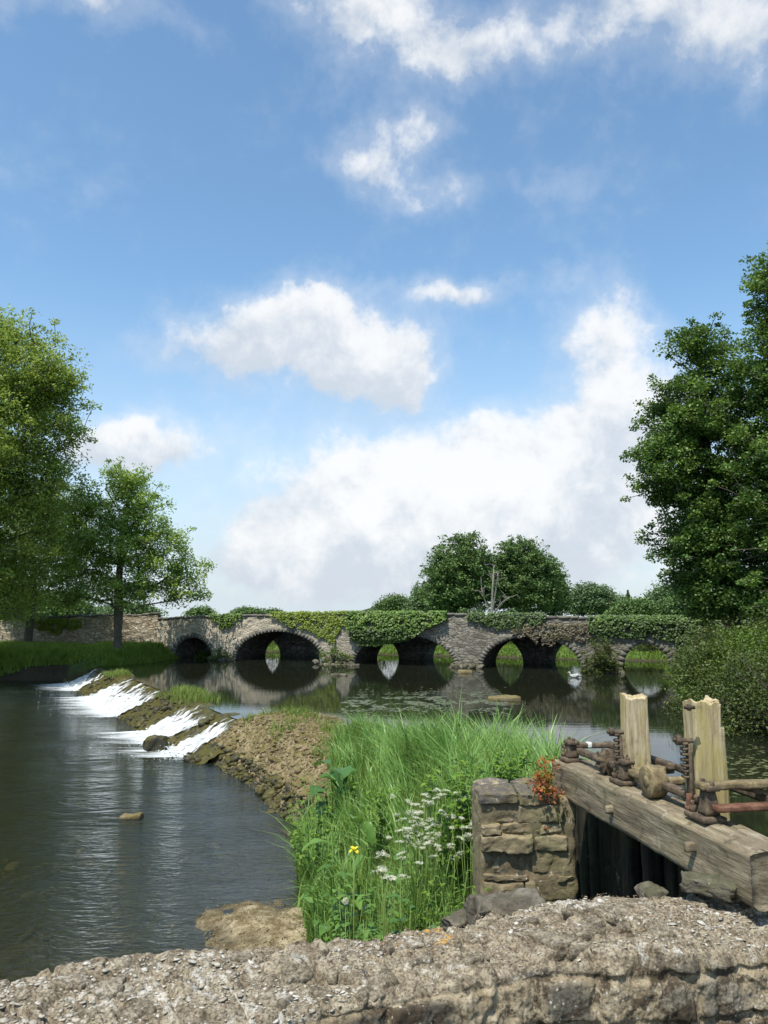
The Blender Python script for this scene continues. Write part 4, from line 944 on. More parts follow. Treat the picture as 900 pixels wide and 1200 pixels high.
# posts: ragged weathered timbers
def post(px0, px1, D, ztop, zbot, wd, dp, seed, notch=None):
    c = (at(px0, 900, D)+at(px1, 900, D))/2; c = c+np.array([0, dp/2, 0]); k = 4*16; n = 150
    q = []
    for s in range(4):
        for f in np.arange(16)/16: q.append([(f, 0), (1, f), (1-f, 1), (0, 1-f)][s])
    q = np.array(q)*2-1; zs = np.linspace(zbot, ztop, n); uu = np.tile(q[:, 0], n); vv = np.tile(q[:, 1], n); zz = np.repeat(zs, k); fr = np.repeat(np.linspace(0, 1, n), k)
    cor = sstep(.8, 1, np.minimum(abs(uu), abs(vv))); w_ = wd/2*(1-.05*cor); d_ = dp/2*(1-.05*cor)
    X_ = uu*w_; Y_ = vv*d_
    P = xyz(uu*2.2, vv*2.2, zz*.9); gr = fbm(P, 5, 2.0, .6, seed)*.005-np.abs(fbm(xyz(uu*7, vv*7, zz*.7), 3, 1, .5, seed+1))*.004
    nx = np.where(abs(uu) > .98, np.sign(uu), 0); ny = np.where(abs(vv) > .98, np.sign(vv), 0); X_ = X_+nx*gr; Y_ = Y_+ny*gr
    ragged = (fbm(xyz(uu*1.5, vv*.8), 2, .8, .5, seed+5)*.028+.022*np.abs(uu)**2-.015)
    zz = zz+ragged*sstep(.72, 1, fr)
    if notch:
        m = sstep(.35, .45, uu)*(zz > notch); X_ = np.where((uu > .75) & (zz > notch), X_-.022, X_)
    # a long split down the front
    X_ = X_*(1+.03*np.sin(zz*7+seed))
    V = np.column_stack([c[0]+X_*e2[0]+Y_*(-e1[0]), c[1]+X_*e2[1]+Y_*(-e1[1]), zz])
    aq = np.arange(n*k).reshape(n, k); Fs = [np.stack([aq[:-1], np.roll(aq[:-1], -1, 1), np.roll(aq[1:], -1, 1), aq[1:]], -1).reshape(-1, 4)]
    prev = aq[-1]; cc = V[prev].mean(0)
    for f in (.8, .6, .4, .2):
        ring = cc+(V[aq[-1]]-cc)*f; ring[:, 2] = ring[:, 2]-.012+fbm(ring, 3, 25, .6, seed)*.022; V = np.vstack([V, ring]); cur = np.arange(len(V)-k, len(V)); Fs.append(np.stack([prev, np.roll(prev, -1), np.roll(cur, -1), cur], -1)); prev = cur
    V = np.vstack([V, cc-[0, 0, .02]]); Fs.append(np.stack([prev, np.roll(prev, -1), np.full(k, len(V)-1)], -1))
    part('post', V, Fs, M['post'], sl_); return c
p1 = post(732, 766, 5.2, 2.77, 1.95, .162, .12, 11)
p2 = post(810, 856, 4.35, 2.845, 1.95, .19, .14, 17, 2.70)
# iron gear ----------------------------------------------------
def bx(a, r, h, la, wr, hh_, bev=.004, ax=AX): return box(BF(a, r, h), (la, wr, hh_), ax, bev)
def cyl(p, q, r, sides=14): return tube(np.array([p, p+(q-p)*.02, p+(q-p)*.98, q]), [r*.93, r, r, r*.93], sides)
def rough(V, a=.0025, s=30): return V+np.stack([fbm(V, 3, s, .6, 60+q) for q in range(3)], -1)*a
def bearing(a, r, mat, plate=(.17, .11), pin=True, tall=.10, nutside=-1):
    root = bearing_root = None
    mb = MB(); V, Fc = bx(a, r, .015, plate[0], plate[1], .03, .005); mb.add(rough(V), Fc)
    # tapered pedestal
    V, Fc = gridbox(BF(a+.02, r+.012, .03+tall/2), (.075, .075, tall), (5, 5, 6), AX, .3, .003, 12, 4); q = (V-BF(a+.02, r+.012, .03))@e3; V = V+(BF(a+.02, r+.012, 0)-V)*0; s = (1.25-.4*q/tall)
    c = BF(a+.02, r+.012, 0); d = V-c; ax_ = np.outer(d@e3, e3); V = c+ax_+(d-ax_)*s[:, None]; mb.add(V, Fc)
    V, Fc = bx(a+.02, r+.012, .03+tall+.016, .12, .085, .032, .006); mb.add(rough(V), Fc)
    for o in (-.045, .045):
        mb.add(*cyl(BF(a+.02+o, r+.012, .03+tall+.02), BF(a+.02+o, r+.012, .03+tall+.05), .013, 6))
    if pin:
        mb.add(*cyl(BF(a-plate[0]*.3, r+nutside*plate[1]*.25, .03), BF(a-plate[0]*.3, r+nutside*plate[1]*.25, .065), .02, 6)); mb.add(*cyl(BF(a-plate[0]*.3, r+nutside*plate[1]*.25, .06), BF(a-plate[0]*.3, r+nutside*plate[1]*.25, .09), .011, 8))
    mb.build('bearing_block', mat, sl_, smooth=False)
a1, r1_ = ba(660, 887, .0); a2, r2_ = ba(734, 917, .0); a3, r3_ = ba(850, 963, .0)
bearing(a1+.03, .10, M['rust'], (.16, .12)); bearing(a2, .12, M['rust'], (.17, .12)); bearing(a3, .13, M['rust'], (.20, .14), True, .13)
SH, SR = .085, .155
segs = [(a1+.08, a2-.26, M['rust']), (a2-.2, a2-.03, M['rust']), (a2+.06, 0, M['rust_yellow'])]
ad_, _ = ba(790, 935, .0)
shaft = MB()
def bar(a0, a1_, r, h, w_, t_, mat, name='shaft', tilt=0):
    V, Fc = gridbox(BF((a0+a1_)/2, r, h), (abs(a1_-a0), w_, t_), (24, 3, 3), AX, .08, .003, 14, int(a0*50)); part(name, V, Fc, mat, sl_)
bar(a1+.06, a2-.02, SR, SH, .045, .045, M['rust'])
bar(a2+.05, ad_-.02, SR, SH, .05, .042, M['rust_yellow'])
bar(ad_+.02, a3-.0, SR, SH, .052, .04, M['rust'])
# toothed gear wheel
def gear(a, r, h, rad, th, teeth, mat, name, org=None, fr=None):
    org = BF(a, r, h) if org is None else org; g1, g2 = (e1, e2) if fr is None else fr
    mb = MB(); N = teeth*4 if teeth else 48; ang = np.arange(N)/N*2*math.pi
    rr = np.full(N, rad) if not teeth else np.where((np.arange(N) % 4) < 2, rad, rad*.78)
    ring = []
    for (da, k) in ((-th/2, .12), (-th/2, .96), (-th/2+.004, 1), (th/2-.004, 1), (th/2, .96), (th/2, .12)):
        ring.append(org+g1*da+np.outer(np.cos(ang)*rr*k, g2)+np.outer(np.sin(ang)*rr*k, e3))
    V = np.concatenate(ring); i = np.arange(5)[:, None]*N; j = np.arange(N)[None]; k = (j+1) % N
    Fq = np.stack([i+j, i+k, i+N+k, i+N+j], -1).reshape(-1, 4); mb.add(rough(V, .002), [Fq[:, ::-1], np.arange(N)[None], (5*N+np.arange(N))[::-1][None]])
    mb.add(*cyl(org-g1*th*(.9 if fr is None else .55), org+g1*th*(.9 if fr is None else .9), rad*.36)); mb.build(name, mat, sl_, smooth=False)
ag, _ = ba(703, 906, .0)
gear(ag, SR, SH+.005, .09, .075, 11, M['rust'], 'gear_wheel')
gear(0, 0, 0, .095, .10, 0, M['rust_yellow'], 'wheel_disc', BF(ad_-.02, SR-.03, SH+.01), (e2, e1))
# rear shaft beyond the posts and its cross pieces
bar(.0, 1.0, .47, .10, .05, .045, M['rust'], 'rear_shaft'); bar(1.02, 2.0, .50, .10, .05, .045, M['rust'], 'rear_shaft')
V, Fc = gridbox(BF(.07, .3, .105), (.05, .46, .04), (3, 20, 3), AX, .3, .003, 14, 9); part('cross_bar', V, Fc, M['rust'], sl_)
V, Fc = gridbox(BF(.08, .28, .11), (.053, .03, .045), (3, 3, 3), AX, .1, .0, 14, 9); M['white'] = m_stone('chipped_white_paint', (.6, .6, .57), (.75, .75, .72), (.8, .8, .78), lichen=0); part('white_paint_band', V, Fc, M['white'], sl_, attr={'rnd': np.full(len(V), .8)})
for (a_, r_) in ((a2-.05, .34), (ad_-.12, .36)):
    V, Fc = gridbox(BF(a_, r_, .07), (.055, .34, .05), (3, 14, 3), AX, .3, .004, 14, 19); part('cross_bar', V, Fc, M['rust_yellow'], sl_)
# arms reaching right out of the nearest bearing
c = BF(a3+.02, .142, .19)
V, Fc = gridbox(c+e2*.22+np.array([0, 0, -.01]), (.085, .55, .035), (4, 20, 3), AX, .08, .003, 14, 23); part('cross_arm', V, Fc, M['rust_yellow'], sl_)
V, Fc = gridbox(BF(a3+.12, .30, .085), (.075, .36, .03), (4, 14, 3), AX, .08, .003, 14, 29); part('cross_arm', V, Fc, M['rust_red'], sl_)
mb = MB(); mb.add(*tube(np.array([at(857, 920, 4.3), at(880, 925, 4.25), at(930, 937, 4.2)]), .016, 8)); mb.build('tie_rod', M['rust'], sl_)
mb = MB(); mb.add(*cyl(BF(a3-.10, .10, .03), BF(a3-.10, .10, .115), .017, 8)); mb.add(*cyl(BF(a3-.10, .10, .03), BF(a3-.10, .10, .05), .027, 6)); mb.build('pin_bolt', M['rust_red'], sl_, smooth=False)
# toothed racks beside the posts
for (px, D_, y0, y1, nt) in ((723, 5.14, 860, 892, 5), (803, 4.33, 870, 908, 6)):
    top = at(px, y0, D_); bot = at(px, y1, D_); mb = MB(); x_, y_ = top[0], top[1]; ht = top[2]-bot[2]
    V, Fc = box((x_+.028, y_+.03, (top[2]+bot[2])/2-.1), (.02, .05, ht+.18), None, .003); mb.add(rough(V), Fc)
    for k in range(nt+1):
        z = top[2]-.01-k*ht/nt; V, Fc = gridbox((x_+.004, y_+.03, z), (.03, .05, ht/nt*.52), (3, 3, 2), None, .25, .003, 14, k); mb.add(V, Fc)
    mb.build('toothed_rack', M['rust'], sl_)
    mb = MB(); mb.add(*cyl(top+np.array([-.06, .02, .01]), top+np.array([.05, .02, .005]), .013, 8)); mb.add(*cyl(top+np.array([-.045, .02, .01]), top+np.array([-.018, .02, .01]), .03, 6)); mb.build('bolt', M['rust'], sl_, smooth=False)
b_ = at(808, 829, 4.3); mb = MB(); mb.add(*cyl(b_+np.array([-.03, 0, 0]), b_+np.array([.03, 0, 0]), .01, 8)); mb.add(*cyl(b_+np.array([-.012, 0, 0]), b_+np.array([.003, 0, 0]), .02, 6)); mb.build('bolt', M['rust'], sl_, smooth=False)
# a second bearing foot and strap on the timber between the gear wheels
for a_ in (ag+.13,):
    V, Fc = bx(a_, .2, .02, .12, .07, .03, .004); part('strap_plate', rough(V), Fc, M['rust'], sl_, smooth=False)
# dark boards of the gate under the beam
g = np.random.default_rng(61)
k = 0; a_ = -.8
while a_ < 1.98:
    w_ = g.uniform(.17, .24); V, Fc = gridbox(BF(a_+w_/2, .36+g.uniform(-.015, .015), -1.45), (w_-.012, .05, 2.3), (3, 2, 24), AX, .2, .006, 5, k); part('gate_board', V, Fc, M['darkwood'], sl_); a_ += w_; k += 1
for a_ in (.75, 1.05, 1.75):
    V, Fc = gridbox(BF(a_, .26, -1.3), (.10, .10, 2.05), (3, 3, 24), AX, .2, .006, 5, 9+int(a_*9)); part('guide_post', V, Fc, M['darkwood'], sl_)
# ================================================================ trees
def grow(base, lobes, nclu, g, r0, lean=(0, 0), crown_from=.25, wander=.25, outward=2.4):
    """trunk, then branches towards every leaf cluster; returns bark mesh and cluster points"""
    lob = np.array(lobes, float); vol = (lob[:, 3]*lob[:, 4]*lob[:, 5])**.72; ch = g.choice(len(lob), nclu, p=vol/vol.sum())
    d = g.normal(size=(nclu, 3)); d /= np.linalg.norm(d, axis=1)[:, None]
    rad = g.random(nclu)**(1/outward); rad *= 1+.38*fbm(d*1.7+ch[:, None]*3.1, 3, 1.)
    A = lob[ch, :3]+d*lob[ch, 3:]*rad[:, None]
    top = lob[:, 2].max()
    ns = int(nclu*.3); d2 = g.normal(size=(ns, 3)); d2[:, 2] += .25; d2 /= np.linalg.norm(d2, axis=1)[:, None]; c2 = g.choice(len(lob), ns, p=vol/vol.sum())
    A = np.vstack([A, lob[c2, :3]+d2*(lob[c2, 3:]*g.uniform(.95, 1.08, ns)[:, None]+g.uniform(.1, .55, ns)[:, None]*min(1.2, r0*3))]); nclu = len(A)
    base = np.array(base, float)
    n = 12; zs = np.linspace(0, 1, n); cx = lob[:, 0].mean(); cy = lob[:, 1].mean(); H = (top-base[2])
    T = np.column_stack([base[0]+(cx-base[0])*zs**1.6+wander*np.sin(zs*5+g.uniform(0, 6))*zs, base[1]+(cy-base[1])*zs**1.6+wander*np.cos(zs*4+g.uniform(0, 6))*zs, base[2]-.2+zs*H])
    nodes = [tuple(p) for p in T]; par = [-1]+list(range(n-1)); chains = [list(range(n))]
    order = np.argsort(np.linalg.norm(A-T[n//2], axis=1)*(.8+.4*g.random(nclu)))
    ends = []
    N = np.array(nodes); plen = list(np.linalg.norm(N-N[0], axis=1)); zmin = base[2]+H*crown_from
    arr = np.empty((nclu*8+n, 3)); arr[:n] = N; m = n; pl = np.zeros(nclu*8+n); pl[:n] = plen; okn = np.zeros(nclu*8+n, bool); okn[:n] = N[:, 2] > zmin
    for i in order:
        a = A[i]; dd = np.linalg.norm(arr[:m]-a, axis=1)+.18*pl[:m]+np.where(arr[:m, 2] > a[2]+.3, .9, 0)+np.where(okn[:m], 0, 1e3)
        j = int(dd.argmin()); p = arr[j]; L_ = np.linalg.norm(a-p)
        k = int(min(6, max(2, L_/.55))); ch_ = [j]
        mid = g.normal(0, L_*.08, 3)+np.array([0, 0, -L_*.06])
        for q in range(1, k+1):
            t = q/k; pt = p+(a-p)*t+mid*math.sin(t*math.pi)
            if m >= len(arr): break
            arr[m] = pt; par.append(ch_[-1]); pl[m] = pl[ch_[-1]]+np.linalg.norm(arr[m]-arr[ch_[-1]]); okn[m] = True; ch_.append(m); m += 1
        chains.append(ch_); ends.append(ch_[-1])
    cnt = np.zeros(m); cnt[ends] = 1
    for i in range(m-1, 0, -1): cnt[par[i]] += cnt[i]
    R_ = r0*np.sqrt(np.maximum(cnt, .35)/cnt[0])**.98
    zt = np.linspace(0, 1, n); R_[:n] = np.maximum(R_[:n], r0*(1-.86*zt)); R_[0] *= 1.7; R_[1] *= 1.0
    mb = MB(); P = arr[:m]
    for ci, c in enumerate(chains):
        if ci == 0:
            pts = P[c]; rr = R_[c]; tt = np.linspace(0, n-1, 60); pts = np.column_stack([np.interp(tt, np.arange(n), pts[:, q]) for q in range(3)]); rr = np.interp(tt, np.arange(n), rr)
            V, F_ = tube(pts, rr, 14); ctr = np.repeat(pts, 14, 0); V = ctr+(V-ctr)*(1+.18*fbm(V*[3, 3, .6], 3, 1.2)[:, None]); mb.add(V, F_, .5)
        else:
            rr = R_[c].copy(); rr[0] = min(rr[0], rr[1]*1.25); mb.add(*tube(P[c], np.maximum(rr, .006), 5, False), .5)
    return mb, A
def crown_leaves(A, per, size, spread, g, flat=.6, aspect=.5, droop=.2, name=None, up=.3, keep=1.):
    tip = np.arange(len(A)) >= int(round(len(A)/1.3)); rep = np.where(tip, per//4, per); n = int(rep.sum()); tipr = np.repeat(tip, rep)
    c = np.repeat(A, rep, 0); rnd_c = np.repeat(g.random(len(A)), rep)
    o = g.normal(size=(n, 3)); o /= np.linalg.norm(o, axis=1)[:, None]; o *= (g.random(n)**.45)[:, None]*spread*np.repeat(g.uniform(.6, 1.25, len(A)), rep)[:, None]*np.where(tipr, .45, 1.)[:, None]; o[:, 2] *= flat
    o[:, 2] -= droop*np.hypot(o[:, 0], o[:, 1])**1.5*.5
    return leaves(c+o, g.uniform(.7, 1.25, n)*size, g, aspect, up, np.clip(.75*rnd_c+.25*g.random(n), 0, 1), droop)
def lob(px, py, rx, ry, D, deep=None):
    c = at(px, py, D); return (*c, rx/F*D, (deep or rx/F*D), ry/F*D)
def tree(name, base, lobes, nclu, per, size, spread, r0, mleaf, mbark, label, cat, seed, group=None, **k):
    g = np.random.default_rng(seed); ck = {q: k.pop(q) for q in ('flat', 'aspect', 'droop', 'up') if q in k}
    mb, A = grow(base, lobes, nclu, g, r0, **k)
    root = empty(name, tuple(base), label, cat, group)
    mb.build('trunk', mbark, root)
    V, Fc, r = crown_leaves(A, per, size, spread, g, **ck)
    part('crown', V, Fc, mleaf, root, attr={'rnd': r}); return root
# lone ash on the left bank
D_ = 44.5; b = onz(137, 765, .6)
tree('ash_tree', (b[0], b[1], .5), [lob(145, 592, 48, 42, D_), lob(120, 635, 55, 40, D_), lob(180, 640, 50, 38, D_), lob(95, 665, 46, 36, D_), lob(210, 670, 34, 26, D_), lob(150, 688, 62, 26, D_), lob(82, 695, 34, 22, D_), lob(150, 562, 30, 18, D_), lob(218, 692, 26, 16, D_), lob(105, 600, 28, 26, D_)],
     420, 100, .18, .72, .24, M['leaf_ash'], M['bark'], 'lone ash tree with a bare lower trunk standing on the bank before the tan wall', 'tree', 101, crown_from=.2, droop=.2, aspect=.5, outward=2.1, flat=.7)
# big trees at the left edge
D_ = 40; b = onz(-40, 790, .5)
tree('broadleaf_tree', (-25, 41, .4), [lob(10, 430, 72, 55, D_), lob(45, 470, 48, 50, D_), lob(-60, 500, 120, 130, D_), lob(30, 540, 62, 50, D_), lob(-20, 620, 85, 70, D_), lob(70, 440, 28, 26, D_), lob(-10, 385, 40, 22, D_), lob(40, 590, 45, 30, D_), lob(10, 690, 34, 48, D_), lob(-30, 730, 30, 20, D_), lob(75, 505, 22, 28, D_)],
     850, 150, .18, 1.0, .5, M['leaf_big'], M['bark'], 'tall leafy tree at the left edge of the photo, its boughs hanging to the wall', 'tree', 102, crown_from=.12, outward=2.2, flat=.62, droop=.4)
D_ = 49
tree('broadleaf_tree', (at(50, 760, D_)[0]-1, at(50, 760, D_)[1], .5), [lob(55, 600, 40, 36, D_), lob(35, 650, 52, 45, D_), lob(75, 640, 30, 45, D_), lob(20, 700, 45, 28, D_)],
     300, 120, .16, .85, .25, M['leaf_big'], M['bark'], 'mid green tree between the tall left tree and the lone ash', 'tree', 103, crown_from=.2)
# dark trees on the right bank
D_ = 30
tree('alder_tree', (at(862, 790, D_)[0], at(862, 790, D_)[1], .8), [lob(830, 430, 40, 42, D_), lob(800, 490, 48, 40, D_), lob(850, 500, 60, 60, D_), lob(790, 560, 48, 45, D_), lob(860, 600, 75, 65, D_), lob(815, 640, 52, 45, D_), lob(870, 680, 75, 45, D_), lob(835, 690, 42, 32, D_), lob(770, 530, 30, 26, D_), lob(810, 405, 26, 20, D_)],
     640, 190, .115, .62, .34, M['leaf_dark'], M['bark'], 'dark dense tree on the right bank leaning out over the bridge end', 'tree', 104, crown_from=.12, aspect=.75, outward=2.3)
D_ = 28
tree('alder_tree', (at(945, 800, D_)[0], at(945, 800, D_)[1], .9), [lob(915, 350, 32, 70, D_), lob(940, 420, 70, 80, D_), lob(900, 440, 40, 50, D_), lob(930, 540, 90, 90, D_), lob(940, 660, 100, 80, D_), lob(960, 300, 40, 60, D_), lob(890, 330, 16, 14, D_)],
     640, 170, .115, .62, .36, M['leaf_dark'], M['bark'], 'tallest dark tree at the right edge of the photo, thin top twigs against the sky', 'tree', 105, crown_from=.12, aspect=.75, outward=2.0)
# far trees behind the bridge
def far_tree(px, top, w, D_, seed, label, mat='leaf_far', base_z=1.4, nclu=300, per=60, lobes=None, size=.32, spread=1.3, name='broadleaf_tree'):
    zc = 1.0; z_top = at(px, top, D_)[2]; H = z_top-base_z; x, y = at(px, 700, D_)[:2]; r = w/F*D_/2
    g = np.random.default_rng(seed)
    if lobes is None:
        lobes = [(x, y, base_z+H*.58, r*.8, r*.7, H*.36), (x-r*.4, y, base_z+H*.42, r*.6, r*.6, H*.34), (x+r*.42, y, base_z+H*.45, r*.58, r*.6, H*.33), (x+g.uniform(-.3, .3)*r, y-r*.2, base_z+H*.74, r*.45, r*.4, H*.2), (x, y, base_z+H*.28, r*.9, r*.7, H*.26)]
    return tree(name, (x, y, base_z-.3), lobes, nclu, per, size, spread, max(.12, H*.025), M[mat], M['bark'], label, 'tree', seed, 'trees beyond the bridge', crown_from=.06, aspect=.7, outward=2.6)
far_tree(538, 621, 88, 95, 201, 'big round dark tree beyond the bridge, left of the bare dead tree', nclu=700, per=75, size=.28, spread=1.0)
far_tree(612, 626, 96, 98, 202, 'big round dark tree beyond the bridge, right of the bare dead tree', nclu=700, per=75, size=.28, spread=1.0)
far_tree(500, 682, 44, 120, 203, 'lower pale green tree tucked against the left side of the big round trees', 'leaf_farlight', nclu=200)
far_tree(465, 697, 50, 135, 204, 'low round tree at the far left foot of the big round tree group', nclu=200)
far_tree(648, 662, 34, 104, 205, 'smaller dark tree at the right shoulder of the big round trees', nclu=180)
far_tree(690, 682, 62, 120, 206, 'pale green rounded tree beyond the bridge, right of the big dark pair', 'leaf_farlight', nclu=300)
far_tree(722, 697, 40, 125, 207, 'low pale bushy tree behind the parapet next to the thin conifer', 'leaf_farlight', nclu=160)
far_tree(752, 703, 34, 130, 208, 'small hazy tree behind the parapet, near the right bank trees', 'leaf_farlight', nclu=120)
far_tree(781, 684, 46, 80, 209, 'pale tree seen under the boughs of the right bank trees', 'leaf_farlight', nclu=240, size=.26)
far_tree(820, 694, 60, 82, 210, 'grey green tree behind the right end of the parapet', nclu=240, size=.26)
far_tree(880, 690, 80, 84, 219, 'grey green tree behind the parapet at the right edge', nclu=240, size=.26)
far_tree(289, 713, 34, 140, 211, 'little tree top peeping over the parapet above the second arch', nclu=90)
far_tree(318, 716, 22, 142, 212, 'smallest tree top over the parapet, right of another little one', nclu=60)
far_tree(235, 712, 26, 110, 213, 'tiny tree top above the wall beside the ash crown', nclu=60)
far_tree(60, 690, 110, 85, 214, 'distant tree behind the wall seen below the left boughs', nclu=240)
far_tree(150, 708, 80, 100, 215, 'distant low tree behind the wall under the ash crown', 'leaf_farlight', nclu=160)
far_tree(742, 702, 60, 68, 216, 'low dark tree close behind the parapet above the fifth arch', nclu=260, size=.2, spread=.8)
far_tree(800, 696, 60, 66, 217, 'dark tree close behind the parapet right of the fifth arch', nclu=260, size=.2, spread=.8)
# thin conifer
g = np.random.default_rng(230); x, y, z0 = (*at(736, 700, 105)[:2], 1.2); H = at(736, 692, 105)[2]-z0
root = empty('conifer_tree', (x, y, z0), 'thin dark pointed conifer beyond the parapet among pale low trees', 'tree')
mb = MB(); mb.add(*tube([(x, y, z0-.3), (x, y, z0+H)], [.16, .03], 6)); mb.build('trunk', M['bark'], root)
k = np.repeat(np.linspace(.1, 1, 26), 90); a = g.uniform(0, 6.28, len(k)); r = (1.02-k)*1.5*g.random(len(k))**.6; P = np.column_stack([x+np.cos(a)*r, y+np.sin(a)*r, z0+H*k-r*.35]); V, Fc, q = leaves(P, .28, g, .5, .2); part('crown', V, Fc, M['leaf_far'], root, attr={'rnd': q})
# bare dead tree in front of the big pair
g = np.random.default_rng(231); root = empty('dead_tree', (*at(576, 700, 88)[:2], 1.2), 'bare pale dead tree standing before the big dark round trees', 'tree')
mb = MB(); b0 = at(576, 722, 88)
for (dx, dy, r) in [(3, -60, .17), (8, -52, .13), (-12, -36, .07), (20, -22, .07)]:
    e = at(576+dx, 722+dy, 88); m_ = (b0+e)/2+np.array([(dx-3)*.02, 0, .4]); mb.add(*tube([b0-[0, 0, 1.3], b0, m_, e], [r*1.2, r, r*.7, r*.25], 6))
    for q in range(9):
        t = g.uniform(.35, 1); p = b0*(1-t)+e*t+(m_-(b0+e)/2)*math.sin(t*3.14); d = g.normal(0, 1, 3); d[2] = abs(d[2])*.9; d *= g.uniform(.7, 1.6)/np.linalg.norm(d); mb.add(*tube([p, p+d*.5+[0, 0, .1], p+d], [.035, .025, .01], 4))
e = at(606, 697, 88); mb.add(*tube([b0, at(588, 706, 88), at(597, 700, 88), e, at(612, 706, 88)], [.06, .05, .045, .03, .015], 5))
mb.build('trunk', M['bark_pale'], root)
# ================================================================ shrubs
def shrub(pos, rx, ry, h, n, size, mat, seed, label, group=None, name='shrub', flat=1.):
    g = np.random.default_rng(seed); x, y, z = pos
    root = empty(name, (x, y, z), label, 'shrub', group)
    k = max(10, n//55); d = g.normal(size=(k, 3)); d /= np.linalg.norm(d, axis=1)[:, None]; d[:, 2] = np.abs(d[:, 2]); rad = g.random(k)**.4*(1+.25*fbm(d*2, 2, 1))
    C_ = np.array([x, y, z])+d*[rx, ry, h]*rad[:, None]
    mb = MB()
    for c in C_[::3]: mb.add(*tube([(x+g.normal(0, rx*.12), y+g.normal(0, ry*.12), z-.2), (x+(c[0]-x)*.5, y+(c[1]-y)*.5, z+(c[2]-z)*.6), c], [.03, .02, .008], 5, False))
    mb.build('stems', M['bark'], root)
    V, Fc, r = crown_leaves(C_, n//k, size, min(rx, h)*.36, g, .7, .6); part('foliage', V, Fc, M[mat], root, attr={'rnd': r}); return root
RB = 'shrubs on the right bank'
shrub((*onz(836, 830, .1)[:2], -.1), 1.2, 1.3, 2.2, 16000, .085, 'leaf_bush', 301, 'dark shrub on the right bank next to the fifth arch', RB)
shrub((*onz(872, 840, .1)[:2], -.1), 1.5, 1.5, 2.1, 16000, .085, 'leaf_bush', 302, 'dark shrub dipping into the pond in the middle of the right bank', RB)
shrub((*onz(910, 834, .2)[:2], .1), 1.7, 1.5, 2.7, 16000, .085, 'leaf_bush_lit', 303, 'yellow green shrub with sunlit leaf colour at the right edge above the pond', RB)
shrub((*onz(880, 800, .9)[:2], .5), 2.2, 1.8, 2.0, 16000, .085, 'leaf_bush_lit', 304, 'light green shrub with sunlit leaf colour behind the dark bank shrubs', RB)
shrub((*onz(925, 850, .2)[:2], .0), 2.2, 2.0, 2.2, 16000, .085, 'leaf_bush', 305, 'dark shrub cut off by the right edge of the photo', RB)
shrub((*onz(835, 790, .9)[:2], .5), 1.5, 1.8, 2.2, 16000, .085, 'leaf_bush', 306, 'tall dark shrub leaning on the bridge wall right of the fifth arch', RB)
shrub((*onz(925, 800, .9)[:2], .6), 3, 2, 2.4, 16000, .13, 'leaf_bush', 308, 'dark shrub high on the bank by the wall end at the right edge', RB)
q = BW(s_of(706)[0], -.7, 0)[0]; shrub((q[0], q[1], -.05), .95, .8, 1.75, 5000, .10, 'leaf_bush', 307, 'dark shrub growing from the pier between the fourth and fifth arches')
for px, s_, h_, l in [(261, .75, .75, 'grassy tuft on the footing between the first two arches'), (395, 1.1, .95, 'grass and weed tuft on the footing between the second and third arches'), (226, .5, .4, 'small weed tuft in the water inside the first arch')]:
    q = BW(s_of(px)[0], -.35 if px != 226 else 1., 0)[0]; shrub((q[0], q[1], 0), s_, .5, h_, 1800, .09, 'leaf_bush_lit', 310+px, l)
for px, D_, l in [(558, 84, 'small pale shrub left of the dead tree foot'), (598, 84, 'small shrub right of the dead tree foot')]:
    p = at(px, 722, D_); shrub((p[0], p[1], 1.0), 1.4, 1, 1.9, 1800, .2, 'leaf_farlight', px, l)
# bank hedge beyond the bridge, closing the view through the arches
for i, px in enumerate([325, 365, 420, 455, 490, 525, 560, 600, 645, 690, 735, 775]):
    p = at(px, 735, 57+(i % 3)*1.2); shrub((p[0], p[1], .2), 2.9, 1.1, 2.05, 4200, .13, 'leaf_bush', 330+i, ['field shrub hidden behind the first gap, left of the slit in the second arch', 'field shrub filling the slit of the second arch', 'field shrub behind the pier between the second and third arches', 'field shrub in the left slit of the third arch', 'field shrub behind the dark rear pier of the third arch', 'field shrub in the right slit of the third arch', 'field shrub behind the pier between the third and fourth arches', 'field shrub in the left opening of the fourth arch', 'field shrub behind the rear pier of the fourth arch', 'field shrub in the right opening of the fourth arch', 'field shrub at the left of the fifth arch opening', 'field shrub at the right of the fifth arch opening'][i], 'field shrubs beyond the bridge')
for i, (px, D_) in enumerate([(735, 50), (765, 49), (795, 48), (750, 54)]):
    p = at(px, 735, D_); shrub((p[0], p[1], .1), 1.7, 1.0, 2.0, 3600, .11, 'leaf_bush', 360+i, ['dark shrub seen through the fifth arch, leftmost of four', 'dark shrub in the middle of the view through the fifth arch', 'dark shrub behind the right springing of the fifth arch', 'dark shrub farthest back in the view through the fifth arch'][i])
